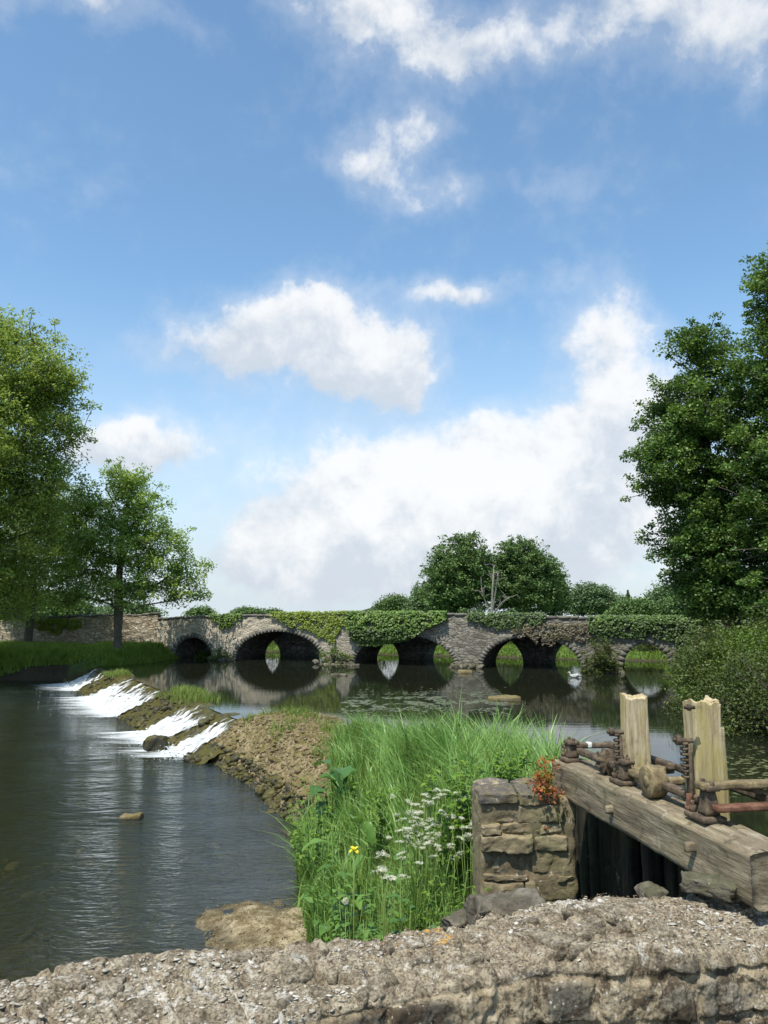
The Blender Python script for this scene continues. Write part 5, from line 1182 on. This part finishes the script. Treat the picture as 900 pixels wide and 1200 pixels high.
# ================================================================ ivy
def ivy(px0, px1, y0, y1, n, mat, seed, label, size=.11, thick=.16, shape=None, wall=False, dens=.0):
    g = np.random.default_rng(seed); P = []
    m = n*3; px = g.uniform(px0, px1, m); py = g.uniform(y0, y1, m)
    u = (px-px0)/(px1-px0); v = (py-y0)/(y1-y0)
    low = (1-.55*np.abs(2*u-1)**1.5)*(.78+.45*fbm(xyz(u*(px1-px0)/22., 0), 4, 1, .6, seed)) if shape is None else shape(u)
    ok = (v < low)&(fbm(xyz(px/9., py/7.), 3, 1, .5, seed+1)+.45-dens > g.random(m)*.9-.2*(v < .3)); px, py, v = px[ok][:n], py[ok][:n], v[ok][:n]
    out = []
    for a, b, vv in zip(px, py, v):
        if wall:
            d = at(a, b, 1)-np.array([0, 0, EYE]); k = np.linalg.solve(np.array([d[:2], -wu]).T, WA); z = EYE+d[2]*k[0]; q = WA+wu*k[1]; s = wn
        else:
            ss, z = z_at(a, b); q = PA+bu*ss; s = bnrm
        bulge = thick*(.35+.65*math.sin(min(1, vv+.15)*math.pi))
        q = q+s*(.05+g.random()*bulge); out.append((q[0], q[1], z))
    V, Fc, r = leaves(np.array(out), g.uniform(.7, 1.3, len(out))*size, g, .9, .1, nrm=np.array([(wn if wall else bnrm)[0], (wn if wall else bnrm)[1], .35]))
    c = V.mean(0); return tag(mesh('ivy', V, Fc, M[mat], attr={'rnd': r}, loc=c), label, 'ivy', 'ivy on the bridge and wall')
ivy(247, 284, 719, 743, 900, 'ivy', 401, 'small bright ivy patch high between the first two arches')
ivy(318, 372, 717, 741, 1500, 'ivy_yellow', 402, 'yellow green ivy along the parapet over the second arch')
ivy(352, 425, 716, 757, 2800, 'ivy_yellow', 403, 'brightest yellow ivy trailing between the second and third arches', thick=.1, dens=.12)
ivy(408, 524, 716, 757, 6500, 'ivy', 404, 'thick ivy mass bulging over the third arch', .12, .4, lambda u: np.interp(u, [0, .08, .3, .6, .85, 1], [.5, .95, 1., .8, .45, .25]))
ivy(412, 500, 733, 757, 2200, 'ivy_dark', 405, 'dark lower fringe of ivy hanging across the third arch crown', .12, .42, lambda u: np.interp(u, [0, .1, .4, .8, 1], [.6, 1, 1, .7, .2]))
ivy(548, 640, 718, 743, 2300, 'ivy_dark', 406, 'dull green ivy band on the parapet over the fourth arch', .1, .14)
ivy(690, 815, 721, 752, 5200, 'ivy_dark', 407, 'wide dark ivy spread over the fifth arch', .11, .25, lambda u: np.interp(u, [0, .1, .5, 1], [.6, .8, .9, 1]))
ivy(700, 830, 722, 735, 1400, 'ivy', 408, 'brighter ivy strip along the parapet top over the fifth arch', .1, .25, lambda u: .9+0*u)
ivy(600, 722, 731, 762, 3000, 'brown_creeper', 409, 'dry brown creeper around the crown of the fourth arch', .09, .1, None, False, .1)
ivy(792, 905, 727, 772, 3600, 'ivy_dark', 410, 'dark creeper covering the wall right of the fifth arch', .11, .3, lambda u: .95+0*u)
ivy(38, 96, 725, 744, 1500, 'ivy_yellow', 411, 'bright ivy hanging over the tan wall left of the ash', .12, .2, None, True)
# ================================================================ grasses
def in_px(P):
    d = P-np.array([0, 0, EYE]); D = d[:, 1]*CP+d[:, 2]*SP; u = d[:, 2]*CP-d[:, 1]*SP
    return 450+d[:, 0]/D*F, 600-u/D*F
g = np.random.default_rng(501)
def sow(n, x0, x1, y0, y1, ok):
    x = g.uniform(x0, x1, n); y = g.uniform(y0, y1, n); z, zz = ground_h(x, y); m = ok(x, y, z, zz); return np.column_stack([x[m], y[m], z[m]-.02]), fbm(xyz(x[m], y[m]), 3, 1.2, .5, 71)
# tall grass of the causeway
B, cl = sow(110000, -2.4, 3.0, 6.0, 20.5, lambda x, y, z, q: (z > np.where(y < 15, -.82, .02)) & (q['sd'] > -.1) & (x > np.interp(y, [6, 8, 10, 12, 14, 14.6, 16, 18, 20], [-.55, -.95, -1.5, -1.8, -2.0, -1.55, -1.25, -.8, -.4])) & ~((x > .62) & (x < 1.6) & (y < 6.95)))
px, py = in_px(B); dn = .5+cl*.6
keep = g.random(len(B)) < np.clip(dn, .15, 1)*np.where(B[:, 1] > 13, .55, 1); B, cl = B[keep], cl[keep]
cl2 = fbm(B, 3, 2.6, .6, 72)
h = np.interp(B[:, 1], [6, 8, 10, 13, 17, 20], [.50, .58, .72, .80, .58, .42])*(1+.5*cl+.35*cl2)*g.uniform(.5, 1.15, len(B))*np.interp(B[:, 0], [-1.6, -.6, .4, 1.2, 2.6], [.82, .9, 1, 1.12, 1.25])
dr = fbm(B, 2, .9, .5, 73)*5+g.normal(0, .9, len(B))+3.6
wide = g.random(len(B)) < np.clip(.38+cl2*.9+.15*(B[:, 1] > 10), .08, .85)
for m_, w0, w1, ln, nm, lb in ((wide, .016, .036, .62, 'reed_canary_grass', 'broad bladed tall green grass in the middle of the causeway'), (~wide, .006, .013, .5, 'tall_grass', 'dense narrow tall grass covering the causeway in the middle')):
    V, Fc, r = blades(B[m_], h[m_]*(1.05 if nm[0] == 'r' else .9), g.uniform(w0, w1, m_.sum()), g, ln, 4, dr[m_])
    tag(mesh(nm, V, Fc, M['grass_broad' if nm[0] == 'r' else 'grass'], attr={'rnd': np.clip(r*.55+.45*np.repeat(.5+.9*cl2[m_], 10), 0, 1)}), lb, 'grass', kind='stuff')
# seeding stalks standing above the leaves
k = g.random(len(B)) < .012; Bs = B[k]; ms = MB(); hs = h[k]*1.25; V, Fc, r = blades(Bs, hs, .005, g, .25, 4); n_ = len(Bs)
tag(mesh('grass_stalks', V, Fc, M['grass_fine'], attr={'rnd': r}), 'thin pale stalks rising above the tall grass', 'grass', kind='stuff')
# short tufts on the gravel
B, cl = sow(26000, -6, 1.5, 14, 25.5, lambda x, y, z, q: (z > .03) & (q['sd'] > 0) & (fbm(xyz(x, y), 3, .9, .5, 81) > .12+.1*(x < -2)) & (x < -.2))
V, Fc, r = blades(B, g.uniform(.12, .4, len(B)), .02, g, .6, 3)
tag(mesh('short_grass', V, Fc, M['grass'], attr={'rnd': r}), 'short green tufts growing through the tan rubble of the weir end', 'grass', kind='stuff')
# fine pale grass at the near foot of the causeway
B, cl = sow(9000, -.35, .95, 4.0, 6.3, lambda x, y, z, q: (z > .2) & (x > np.interp(y, [4, 5, 6.3], [-.1, .0, -.4])) & ~((x > .62) & (y > 5.9)))
V, Fc, r = blades(B, g.uniform(.18, .5, len(B))*np.interp(B[:, 1], [4, 5.5], [.55, 1]), g.uniform(.004, .009, len(B)), g, .6, 4)
tag(mesh('fine_grass', V, Fc, M['grass_fine'], attr={'rnd': r}), 'fine yellow green grass in front of the squat stone pier', 'grass', kind='stuff')
B, cl = sow(14000, -1.6, .6, 4.0, 10.5, lambda x, y, z, q: (z > -.6) & (q['sd'] > -.05) & (z < 1.15))
V, Fc, r = blades(B, g.uniform(.25, .62, len(B)), g.uniform(.006, .013, len(B)), g, .5, 4)
tag(mesh('slope_grass', V, Fc, M['grass'], attr={'rnd': r*.8}), 'drooping green grass on the slope down to the sandy spit', 'grass', kind='stuff')
# weir crest grass
a = g.uniform(4.6, 8.3, 5200); bb = g.uniform(-1.1, .75, 5200); P = weir_surf(a, bb); k = (np.exp(-((a-6.4)/1.3)**2-((bb+.25)/.55)**2) > g.random(len(a))*1.1)
a2_ = g.uniform(16.6, 18.4, 900); P2 = weir_surf(a2_, g.uniform(-.3, .8, 900)); P = np.vstack([P[k], P2])
P[:, 2] = np.maximum(P[:, 2], -.02)
V, Fc, r = blades(P, g.uniform(.12, .48, len(P))*np.r_[np.ones(k.sum()), np.full(900, .6)], .022, g, .6, 3)
tag(mesh('weir_grass', V, Fc, M['grass'], attr={'rnd': r}), 'green grass tuft growing on the hump between the white falls', 'grass', kind='stuff')
# left bank grass
B, cl = sow(120000, -27, -12.5, 42, 53.5, lambda x, y, z, q: (z > -.6) & (q['sa'] > -.4))
V, Fc, r = blades(B, g.uniform(.15, .5, len(B))*(1+.5*cl), .05, g, .6, 2)
tag(mesh('bank_grass', V, Fc, M['grass_bank'], attr={'rnd': r}), 'rough green grass on the left bank at the foot of the tan wall', 'grass', kind='stuff')
B, cl = sow(50000, 9.5, 19, 16, 42, lambda x, y, z, q: (z > .03) & (q['sr'] > -.05))
V, Fc, r = blades(B, g.uniform(.2, .6, len(B))*(1+.5*cl), .045, g, .6, 2)
tag(mesh('right_bank_grass', V, Fc, M['grass_bank'], attr={'rnd': r*.6}), 'dim rough grass among the shrubs of the right bank', 'grass', kind='stuff')
B, cl = sow(70000, -14, 20, 46, 66, lambda x, y, z, q: (z > .03) & (q['sf'] > -.05))
V, Fc, r = blades(B, g.uniform(.1, .3, len(B)), .07, g, .6, 2)
tag(mesh('meadow_grass', V, Fc, M['grass_bank'], attr={'rnd': r*.6}), 'meadow grass on the bank beyond the bridge seen through the arches', 'grass', kind='stuff')
# tall single reeds against the pond by the far beam end
n = 60; B = np.column_stack([g.uniform(1.7, 3.4, n), g.uniform(6.6, 8.2, n), np.zeros(n)]); z, _ = ground_h(B[:, 0], B[:, 1]); B[:, 2] = np.maximum(z, 0)-.05
B = B[z > .2] if (z > .2).sum() > 10 else B
V, Fc, r = blades(B, g.uniform(.9, 1.25, len(B)), .011, g, .45, 5); tag(mesh('reed_grass', V, Fc, M['grass'], attr={'rnd': r}), 'sparse tall blades rising behind the iron gear', 'grass', kind='stuff')
# ================================================================ rubble of the causeway
n = 22000; x = g.uniform(-6, .2, n); y = g.uniform(14.3, 25.3, n); z, q = ground_h(x, y); k = (q['sd'] > -.35) & (z > -.95) & (x < np.interp(y, [12, 14, 20, 25], [-1.1, -.9, -.2, -1])); x, y, z = x[k], y[k], z[k]; edge = sstep(-.05, -.65, z)
sz = np.exp(g.normal(-3.9, .6, len(x))).clip(.012, .11)*(1+.8*edge)
V, Fc, r = rocks(np.column_stack([x, y, z+sz*.1]), sz, g, 1, .55, .6, .45)
dry = np.repeat(edge < .85, 42)
def sub(V, F, r, m):
    idx = np.cumsum(m)-1; f = F[m[F].all(1)]; return V[m], [idx[f]], r[m]
v, f, rr_ = sub(V, Fc[0], r, dry); tag(mesh('rubble', v, f, M['rubble'], attr={'rnd': rr_}, smooth=False), 'tan loose rubble heaped on the near end of the weir', 'rubble', kind='stuff')
v, f, rr_ = sub(V, Fc[0], r, ~dry); tag(mesh('wet_rubble', v, f, M['wetrock'], attr={'rnd': rr_}, smooth=False), 'dark wet mossy stones along the waterline of the weir end', 'rubble', kind='stuff')
# stones lying on the bed of the shallows
n = 1500; x = g.uniform(-7, -.5, n); y = g.uniform(6.5, 16, n); z, q = ground_h(x, y); k = (z < WLOW) & (fbm(xyz(x, y), 3, .8, .5, 95) > -.05); x, y, z = x[k], y[k], z[k]
V, Fc, r = rocks(np.column_stack([x, y, z]), np.exp(g.normal(-3., .5, len(x))).clip(.02, .16), g, 1, .5); V[:, 2] = np.minimum(V[:, 2], WLOW+.02); tag(mesh('bed_stones', V, Fc, M['rubble'], attr={'rnd': r}), 'brown stones on the river bed in the shallows', 'stones', kind='stuff')
# pebbles of the spit
n = 14000; x = g.uniform(-3.4, .2, n); y = g.uniform(8.6, 12.2, n); z, q = ground_h(x, y); k = (q['ss'] > -.25) | ((z > -1.0) & (x > -1.6)); x, y, z = x[k], y[k], z[k]
V, Fc, r = rocks(np.column_stack([x, y, z]), np.exp(g.normal(-5.0, .5, len(x))).clip(.004, .03), g, 0, .6); tag(mesh('pebbles', V, Fc, M['rubble'], attr={'rnd': r}, smooth=False), 'small pebbles and grit scattered over the sandy spit', 'pebbles', kind='stuff')
# loose stones of the weir face
n = 1500; a = g.uniform(-1, 25, n); bb = g.uniform(.3, 2., n); P = weir_surf(a, bb); P = P[np.all([(a < a0-.1) | (a > a1+.1) for a0, a1, _ in FALLS], 0)]; n = len(P); P[:, 2] -= .0; V, Fc, r = rocks(P, np.exp(g.normal(-2.8, .5, n)).clip(.03, .2), g, 1, .6); tag(part('weir_stones', V, Fc, M['wetrock'], weir, attr={'rnd': r}, smooth=False), kind='stuff')
FP = []
for (a0, a1, k) in FALLS:
    n = int(160+110*(a1-a0)); a = g.uniform(a0-.3, a1+.3, n); dd = g.exponential(.4, n); p = crestA+cu*a[:, None]+cn*1.8+np.array([-1., -.12])*dd[:, None]+g.normal(0, .12, (n, 2)); FP.append(np.column_stack([p, np.full(n, WLOW+.012)]))
FP = np.vstack(FP); V, Fc, r = leaves(FP, np.exp(g.normal(-3.3, .5, len(FP))).clip(.015, .1), g, .55, 0, nrm=np.array([0, 0, 40.])); tag(part('foam_flecks', V, Fc, M['petalfoam'], weir, attr={'rnd': r}), kind='stuff')
n = 900; a = np.concatenate([g.uniform(a0, a1, 225) for a0, a1, _ in FALLS]); b = g.normal(1.9, .16, n); P = np.column_stack([crestA+cu*a[:, None]+cn*b[:, None], WLOW+np.abs(g.normal(0, .07, n))]); V, Fc, r = rocks(P, g.uniform(.01, .035, n), g, 0, .8); tag(part('spray', V, Fc, M['petalfoam'], weir, attr={'rnd': r}), kind='stuff')
# ================================================================ stones and odd things standing in the water
def wstone(px, py, z, size, seed, label, mat='rock', rot=0):
    x, y = onz(px, py, z)[:2]; V, Fc = gridbox((x, y, z), size, (12, 8, 5), np.array([[math.cos(rot), math.sin(rot), 0], [-math.sin(rot), math.cos(rot), 0], [0, 0, 1.]]), .7, size[2]*.22, 3, seed)
    tag(mesh('rock', V, Fc, M[mat], attr={'rnd': np.clip(.55+fbm(V, 3, 4), 0, 1)}, loc=(x, y, z)), label, 'rock')
wstone(591, 819, .03, (1.15, .6, .2), 1, 'flat pale rock slab in the still pond in front of the fourth arch', 'rubble', -.1)
wstone(397, 791, .02, (.8, .4, .14), 2, 'small flat rock in the pond below the pier of the second arch', 'rock')
wstone(416, 780, .02, (.5, .3, .18), 3, 'small grey rock at the foot of the bridge left of the third arch', 'rock')
wstone(155, 957, WLOW+.02, (.42, .22, .13), 4, 'lone pale stone breaking the rippled river surface', 'rubble')
wstone(148, 803, -.3, (.8, .7, .6), 5, 'black wet boulder splitting the falls near the far bank', 'wetrock')
wstone(183, 872, -.62, (.7, .5, .45), 6, 'dark wet rock between the two nearest falls', 'wetrock')
wstone(545, 788, .03, (.7, .4, .22), 7, 'pale block at the pier between the third and fourth arches', 'rubble')
# white swan far off on the pond
x, y = onz(673, 794, 0)[:2]; root = None
cv = [(-.42, 0, .10), (-.28, 0, .12), (-.05, 0, .13), (.2, 0, .15), (.32, 0, .28), (.34, 0, .45), (.30, 0, .60), (.36, 0, .68), (.47, 0, .655), (.56, 0, .63)]
rr_ = [.03, .12, .17, .13, .06, .038, .035, .05, .028, .012]
# ================================================================ floating weed on the pond
n = 5200; px = g.uniform(400, 600, n); py = 822+g.normal(0, 6.5, n)+np.sin(px/31)*3; px = np.r_[px, g.uniform(838, 905, 350)]; py = np.r_[py, g.normal(902, 16, 350)]
k = fbm(xyz(px/22, py/5.), 3, 1, .5, 91) > -.02; P = np.array([onz(a, b, .006) for a, b in zip(px[k], py[k])])
P = P[(P[:, 0] > 0) | (P[:, 1] > 22)]
V, Fc, r = leaves(P, g.uniform(.05, .16, len(P)), g, .9, 0, nrm=np.array([0, 0, 30.])); V[:, 2] = .004+(V[:, 2]-P.repeat(4, 0)[:, 2])*.12+.004
M['weed'] = m_leaf('floating_weed_leaf', (.05, .065, .025), (.10, .115, .05), (.17, .18, .09), .1, .4, 1)
tag(mesh('floating_weed', V, Fc, M['weed'], attr={'rnd': r}), 'scattered floating weed on the still pond', 'pond weed', kind='stuff')
# ================================================================ single plants
def strap(base, d, L_, w, bend, seg=10, fold=.25, shape='oval', wav=.0, seed=0):
    d = np.array(d, float); d /= np.linalg.norm(d); hor = np.array([d[0], d[1], 0]); hor = hor/(np.linalg.norm(hor)+1e-6); s = np.cross(d, [0, 0, 1.]); s /= np.linalg.norm(s)+1e-9
    V = []; p = np.array(base, float); dd = d.copy()
    for k in range(seg+1):
        t = k/seg; ww = w*(math.sin(math.pi*min(1, t*.93+.05))**.75 if shape == 'oval' else (1-t**2)); nrm_ = np.cross(s, dd)
        wv = wav*math.sin(t*14+seed)
        V += [p-s*ww/2+nrm_*(ww*fold+wv), p, p+s*ww/2+nrm_*(ww*fold-wv)]
        p = p+dd*L_/seg; dd = dd+(hor*.3-np.array([0, 0, 1.]))*bend/seg; dd /= np.linalg.norm(dd)
    return np.array(V), [grid_faces(seg+1, 3)]
def gz(x, y): return float(hgt([x], [y])[0])
def dock(px, py, D_, n, L_, w, mat, seed, label, name='dock_plant', el=(.5, 1.3)):
    g = np.random.default_rng(seed); c = at(px, py, D_); z = min(gz(c[0], c[1]), c[2]); root = empty(name, (c[0], c[1], z), label, 'plant'); mb = MB()
    for i in range(n):
        a = g.uniform(0, 6.28); e = g.uniform(*el); d = (math.cos(a)*math.cos(e), math.sin(a)*math.cos(e)-.25, math.sin(e)); hh = (c[2]-z)*g.uniform(.15, 1)
        st = np.array([c[0], c[1], z])+g.normal(0, .05, 3)*[1, 1, 0]; b_ = st+np.array([d[0]*.12, d[1]*.12, hh]); mb2 = tube([st, (st+b_)/2+g.normal(0, .01, 3), b_], .005, 5); mb.add(*mb2, .3)
        mb.add(*strap(b_, d, L_*g.uniform(.6, 1.1), w*g.uniform(.7, 1.1), g.uniform(.5, 1.6), 10, .2, 'oval', .008, i), g.random())
    mb.build('foliage', M[mat], root); return root
dock(402, 985, 8.0, 16, .34, .14, 'dock', 601, 'broad leaved dock with big bright green leaves at the left of the tall grass')
dock(430, 955, 7.8, 10, .30, .12, 'dock', 602, 'dock with upright pale leaves among the tall grass left of the white flowers')
dock(395, 885, 13.0, 18, .42, .3, 'nettle', 603, 'dark large leaved butterbur clump where the gravel meets the grass', 'butterbur_plant', (.0, .8))
dock(375, 1010, 8.4, 9, .25, .09, 'dock', 604, 'low dock beside the waterline at the left foot of the grass')
def stemmy(px, py, D_, n, height, spread, lsize, mat, seed, label, name, per=14, asp=.6):
    g = np.random.default_rng(seed); c = at(px, py, D_); z = min(gz(c[0], c[1]), c[2]-.05); root = empty(name, (c[0], c[1], z), label, 'plant'); mb = MB(); ms = MB()
    for i in range(n):
        b0 = np.array([c[0]+g.normal(0, spread*.5), c[1]+g.normal(0, spread*.5), z]); h_ = (c[2]-z+height)*g.uniform(.6, 1.05); e = b0+[g.normal(0, .12)*h_, g.normal(0, .12)*h_-.05, h_]
        ms.add(*tube([b0, (b0+e)/2+g.normal(0, .02, 3), e], [.005, .004, .002], 5), .4)
        for k in range(per):
            t = g.uniform(.35, 1)**.8; p = b0+(e-b0)*t; a = g.uniform(0, 6.28); el_ = g.uniform(-.1, .6); mb.add(*strap(p, (math.cos(a)*math.cos(el_), math.sin(a)*math.cos(el_), math.sin(el_)), lsize*g.uniform(.6, 1.2), lsize*asp, 1.0, 5, .22), g.random())
    ms.build('stems', M['stem'], root); mb.build('foliage', M[mat], root)
stemmy(463, 1068, 4.55, 16, .03, .09, .075, 'nettle', 611, 'dark green nettle right behind the foreground wall', 'nettle_plant', 16)
stemmy(420, 1070, 5.0, 10, .02, .10, .05, 'herb', 612, 'light leafy weed left of the nettle behind the wall', 'weed_plant', 14)
stemmy(532, 1055, 4.9, 14, .02, .14, .04, 'herb', 613, 'small round leaved weed between the nettle and the pier foot', 'weed_plant', 14)
stemmy(545, 905, 7.6, 46, .10, .30, .07, 'herb', 614, 'bushy bright leafy herb left of the squat pier', 'leafy_herb', 22, .7)
stemmy(596, 890, 7.9, 30, .10, .25, .065, 'herb', 615, 'leafy herb rising just behind the squat pier top', 'leafy_herb', 20, .7)
stemmy(530, 1010, 5.9, 12, .05, .2, .05, 'herb', 616, 'pale leafy herb below the right hand white flowers', 'leafy_herb', 12, .5)
stemmy(395, 1045, 6.6, 12, .05, .15, .06, 'dock', 617, 'broad leaved weed at the lower left of the grass clump', 'leafy_herb', 12, .6)
for i, (px_, py_, D_, m_, l_) in enumerate([(375, 925, 11, 'herb', 'leafy weed at the upper left of the tall grass, under the butterbur'), (450, 905, 10, 'herb', 'leafy weed in the middle of the tall grass'), (440, 1000, 7, 'dock', 'broad leaved weed between the yellow iris and the white flowers')]):
    stemmy(px_, py_, D_, 16, .03, .22, .09, m_, 650+i, l_, 'leafy_herb', 14, .55)
# red leaved herb on the pier
g = np.random.default_rng(620); c = at(639, 914, 5.82); root = empty('herb_robert_plant', tuple(c-[0, 0, .18]), 'red and orange leaved herb spilling over the pier top by the beam', 'plant')
mb = MB(); ms = MB()
for i in range(50):
    e = c+[g.normal(0, .04)-.01, g.normal(0, .05)-.05, g.normal(-.02, .085)]; b0 = c+[.02, .05, -.08]; ms.add(*tube([b0, (b0+e)/2+g.normal(0, .02, 3), e], .0025, 4), .2)
    V, Fc, r = leaves(e+g.normal(0, .022, (14, 3)), g.uniform(.014, .03, 14), g, .8, .2); mb.add(V, Fc, r)
ms.build('stems', M['red'], root); mb.build('foliage', M['red'], root)
# cow parsley: branching stems and flat umbels of tiny white florets
def parsley(px, py, D_, n, seed, label, spread=.22, hmul=1.):
    g = np.random.default_rng(seed); c = at(px, py, D_); z = gz(c[0], c[1]); z = min(z, c[2]-.35); root = empty('cow_parsley', (c[0], c[1], z), label, 'flower', 'cow parsley in the tall grass')
    ms = MB(); mf = MB(); ml = MB()
    for i in range(n):
        u = c+[g.normal(0, spread), g.normal(0, spread*.7)-.05, g.normal(0, spread*.75)]; b0 = np.array([c[0]+(u[0]-c[0])*.3+g.normal(0, .03), c[1]+g.normal(0, .05), z]); fork = b0+(u-b0)*.72
        ms.add(*tube([b0, (b0+fork)/2+g.normal(0, .015, 3), fork, u-[0, 0, .04]], [.005, .004, .003, .002], 5), .5)
        R0 = g.uniform(.022, .05); tl = g.normal(0, .25, 2)
        for k in range(13):
            a = g.uniform(0, 6.28); r_ = R0*math.sqrt(g.random()); q = u+[math.cos(a)*r_, math.sin(a)*r_, .012-r_*r_*5+tl[0]*math.cos(a)*r_+tl[1]*math.sin(a)*r_]
            ms.add(*tube([u-[0, 0, .04], q], .0012, 3, False), .7)
            m_ = 9; P = q+np.column_stack([g.normal(0, .0065, m_), g.normal(0, .0065, m_), g.normal(.002, .004, m_)]); V, Fc, r = leaves(P, .0065, g, 1., 0, nrm=np.array([0, -.4, 3.]), fold=.0); mf.add(V, Fc, r)
        for k in range(4):
            t = g.uniform(.1, .75); p = b0+(fork-b0)*t; a = g.uniform(0, 6.28)
            for q in range(14):
                e = p+np.array([math.cos(a), math.sin(a), .25])*.14*(q/14)+g.normal(0, .018, 3)*(q/14+.2); V, Fc, r = leaves(e[None], .03, g, .35, .2); ml.add(V, Fc, r)
    ms.build('stems', M['stem'], root); ml.build('foliage', M['herb'], root); mf.build('flower_heads', M['petal'], root)
parsley(497, 955, 6.9, 34, 631, 'largest white cow parsley spray in the middle of the grass', .15)
parsley(487, 985, 6.5, 22, 632, 'white cow parsley spray just below the largest one', .13)
parsley(556, 966, 6.3, 12, 633, 'small white cow parsley near the left face of the pier', .08)
parsley(461, 1015, 6.0, 14, 634, 'lowest white cow parsley spray, left of the fine pale grass', .10)
parsley(520, 930, 7.4, 10, 635, 'sparse white cow parsley at the back against the leafy herb', .12)
# yellow iris
g = np.random.default_rng(640); c = at(415, 997, 7.3); z = gz(c[0], c[1]); root = empty('yellow_iris', (c[0], c[1], min(z, c[2]-.4)), 'single yellow iris flower at the left of the tall grass', 'flower')
ms = MB(); ms.add(*tube([(c[0], c[1]+.02, min(z, c[2]-.4)), c], .006, 6), .3)
for k in range(4): ms.add(*strap((c[0]+g.normal(0, .03), c[1], min(z, c[2]-.4)), (g.normal(0, .15), g.normal(0, .15), 1), .6, .03, .3, 8, .05, 'blade'), g.random())
ms.build('stems', M['stem'], root); mf = MB()
for k in range(6):
    a = k*1.047+.3; mf.add(*strap(c, (math.cos(a), math.sin(a), .5 if k % 2 else 1.2), .055, .045, 2.4 if k % 2 else .6, 6, .15), g.random())
mf.build('petals', M['yellow'], root)
# dandelion clock
c = at(405, 1056, 5.6); z = gz(c[0], c[1]); g = np.random.default_rng(641); root = empty('dandelion_clock', (c[0], c[1], min(z, c[2]-.1)), 'pale round dandelion seed head low in the weeds', 'flower')
ms = MB(); ms.add(*tube([(c[0]+.02, c[1], min(z, c[2]-.1)), c], .003, 5), .3); ms.build('stem', M['stem'], root)
d = g.normal(size=(260, 3)); d /= np.linalg.norm(d, axis=1)[:, None]; V, Fc, r = leaves(c+d*.022, .01, g, .5, 0); part('seed_head', V, Fc, M['petal'], root, attr={'rnd': r})
# swan
sx_, sy_ = x, y
sx_, sy_ = onz(673, 794, 0)[:2]
root = empty('white_duck', (sx_, sy_, 0), 'small white duck floating near the right side of the fourth arch', 'duck')
cv = np.array([(-.30, 0, .10), (-.2, 0, .10), (-.05, 0, .08), (.1, 0, .08), (.18, 0, .13), (.2, 0, .20), (.215, 0, .255), (.25, 0, .26), (.275, 0, .25)]); rr_ = [.015, .06, .10, .085, .045, .032, .04, .034, .014]
V, Fc = tube(cv*[-1, 1, 1], rr_, 14); V = V+[sx_, sy_, -.02]
t = NT('swan_feather'); M['swan'] = t.done(t.pbr((.5, .5, .46), .7)); t = NT('orange_bill'); M['bill'] = t.done(t.pbr((.6, .22, .03), .4))
part('body', V, Fc, M['swan'], root)
for s_ in (-1, 1):
    V, Fc = gridbox((sx_+.04, sy_+.075*s_, .09), (.3, .04, .10), (8, 3, 5), None, .9, .02, 5, 3); V[:, 2] += (V[:, 0]-sx_)*.18; part('wing', V, Fc, M['swan'], root)
V, Fc = tube(np.array([(-.27, 0, .235), (-.34, 0, .22)])+[sx_, sy_, 0], [.014, .008], 8); part('bill', V, Fc, M['bill'], root)
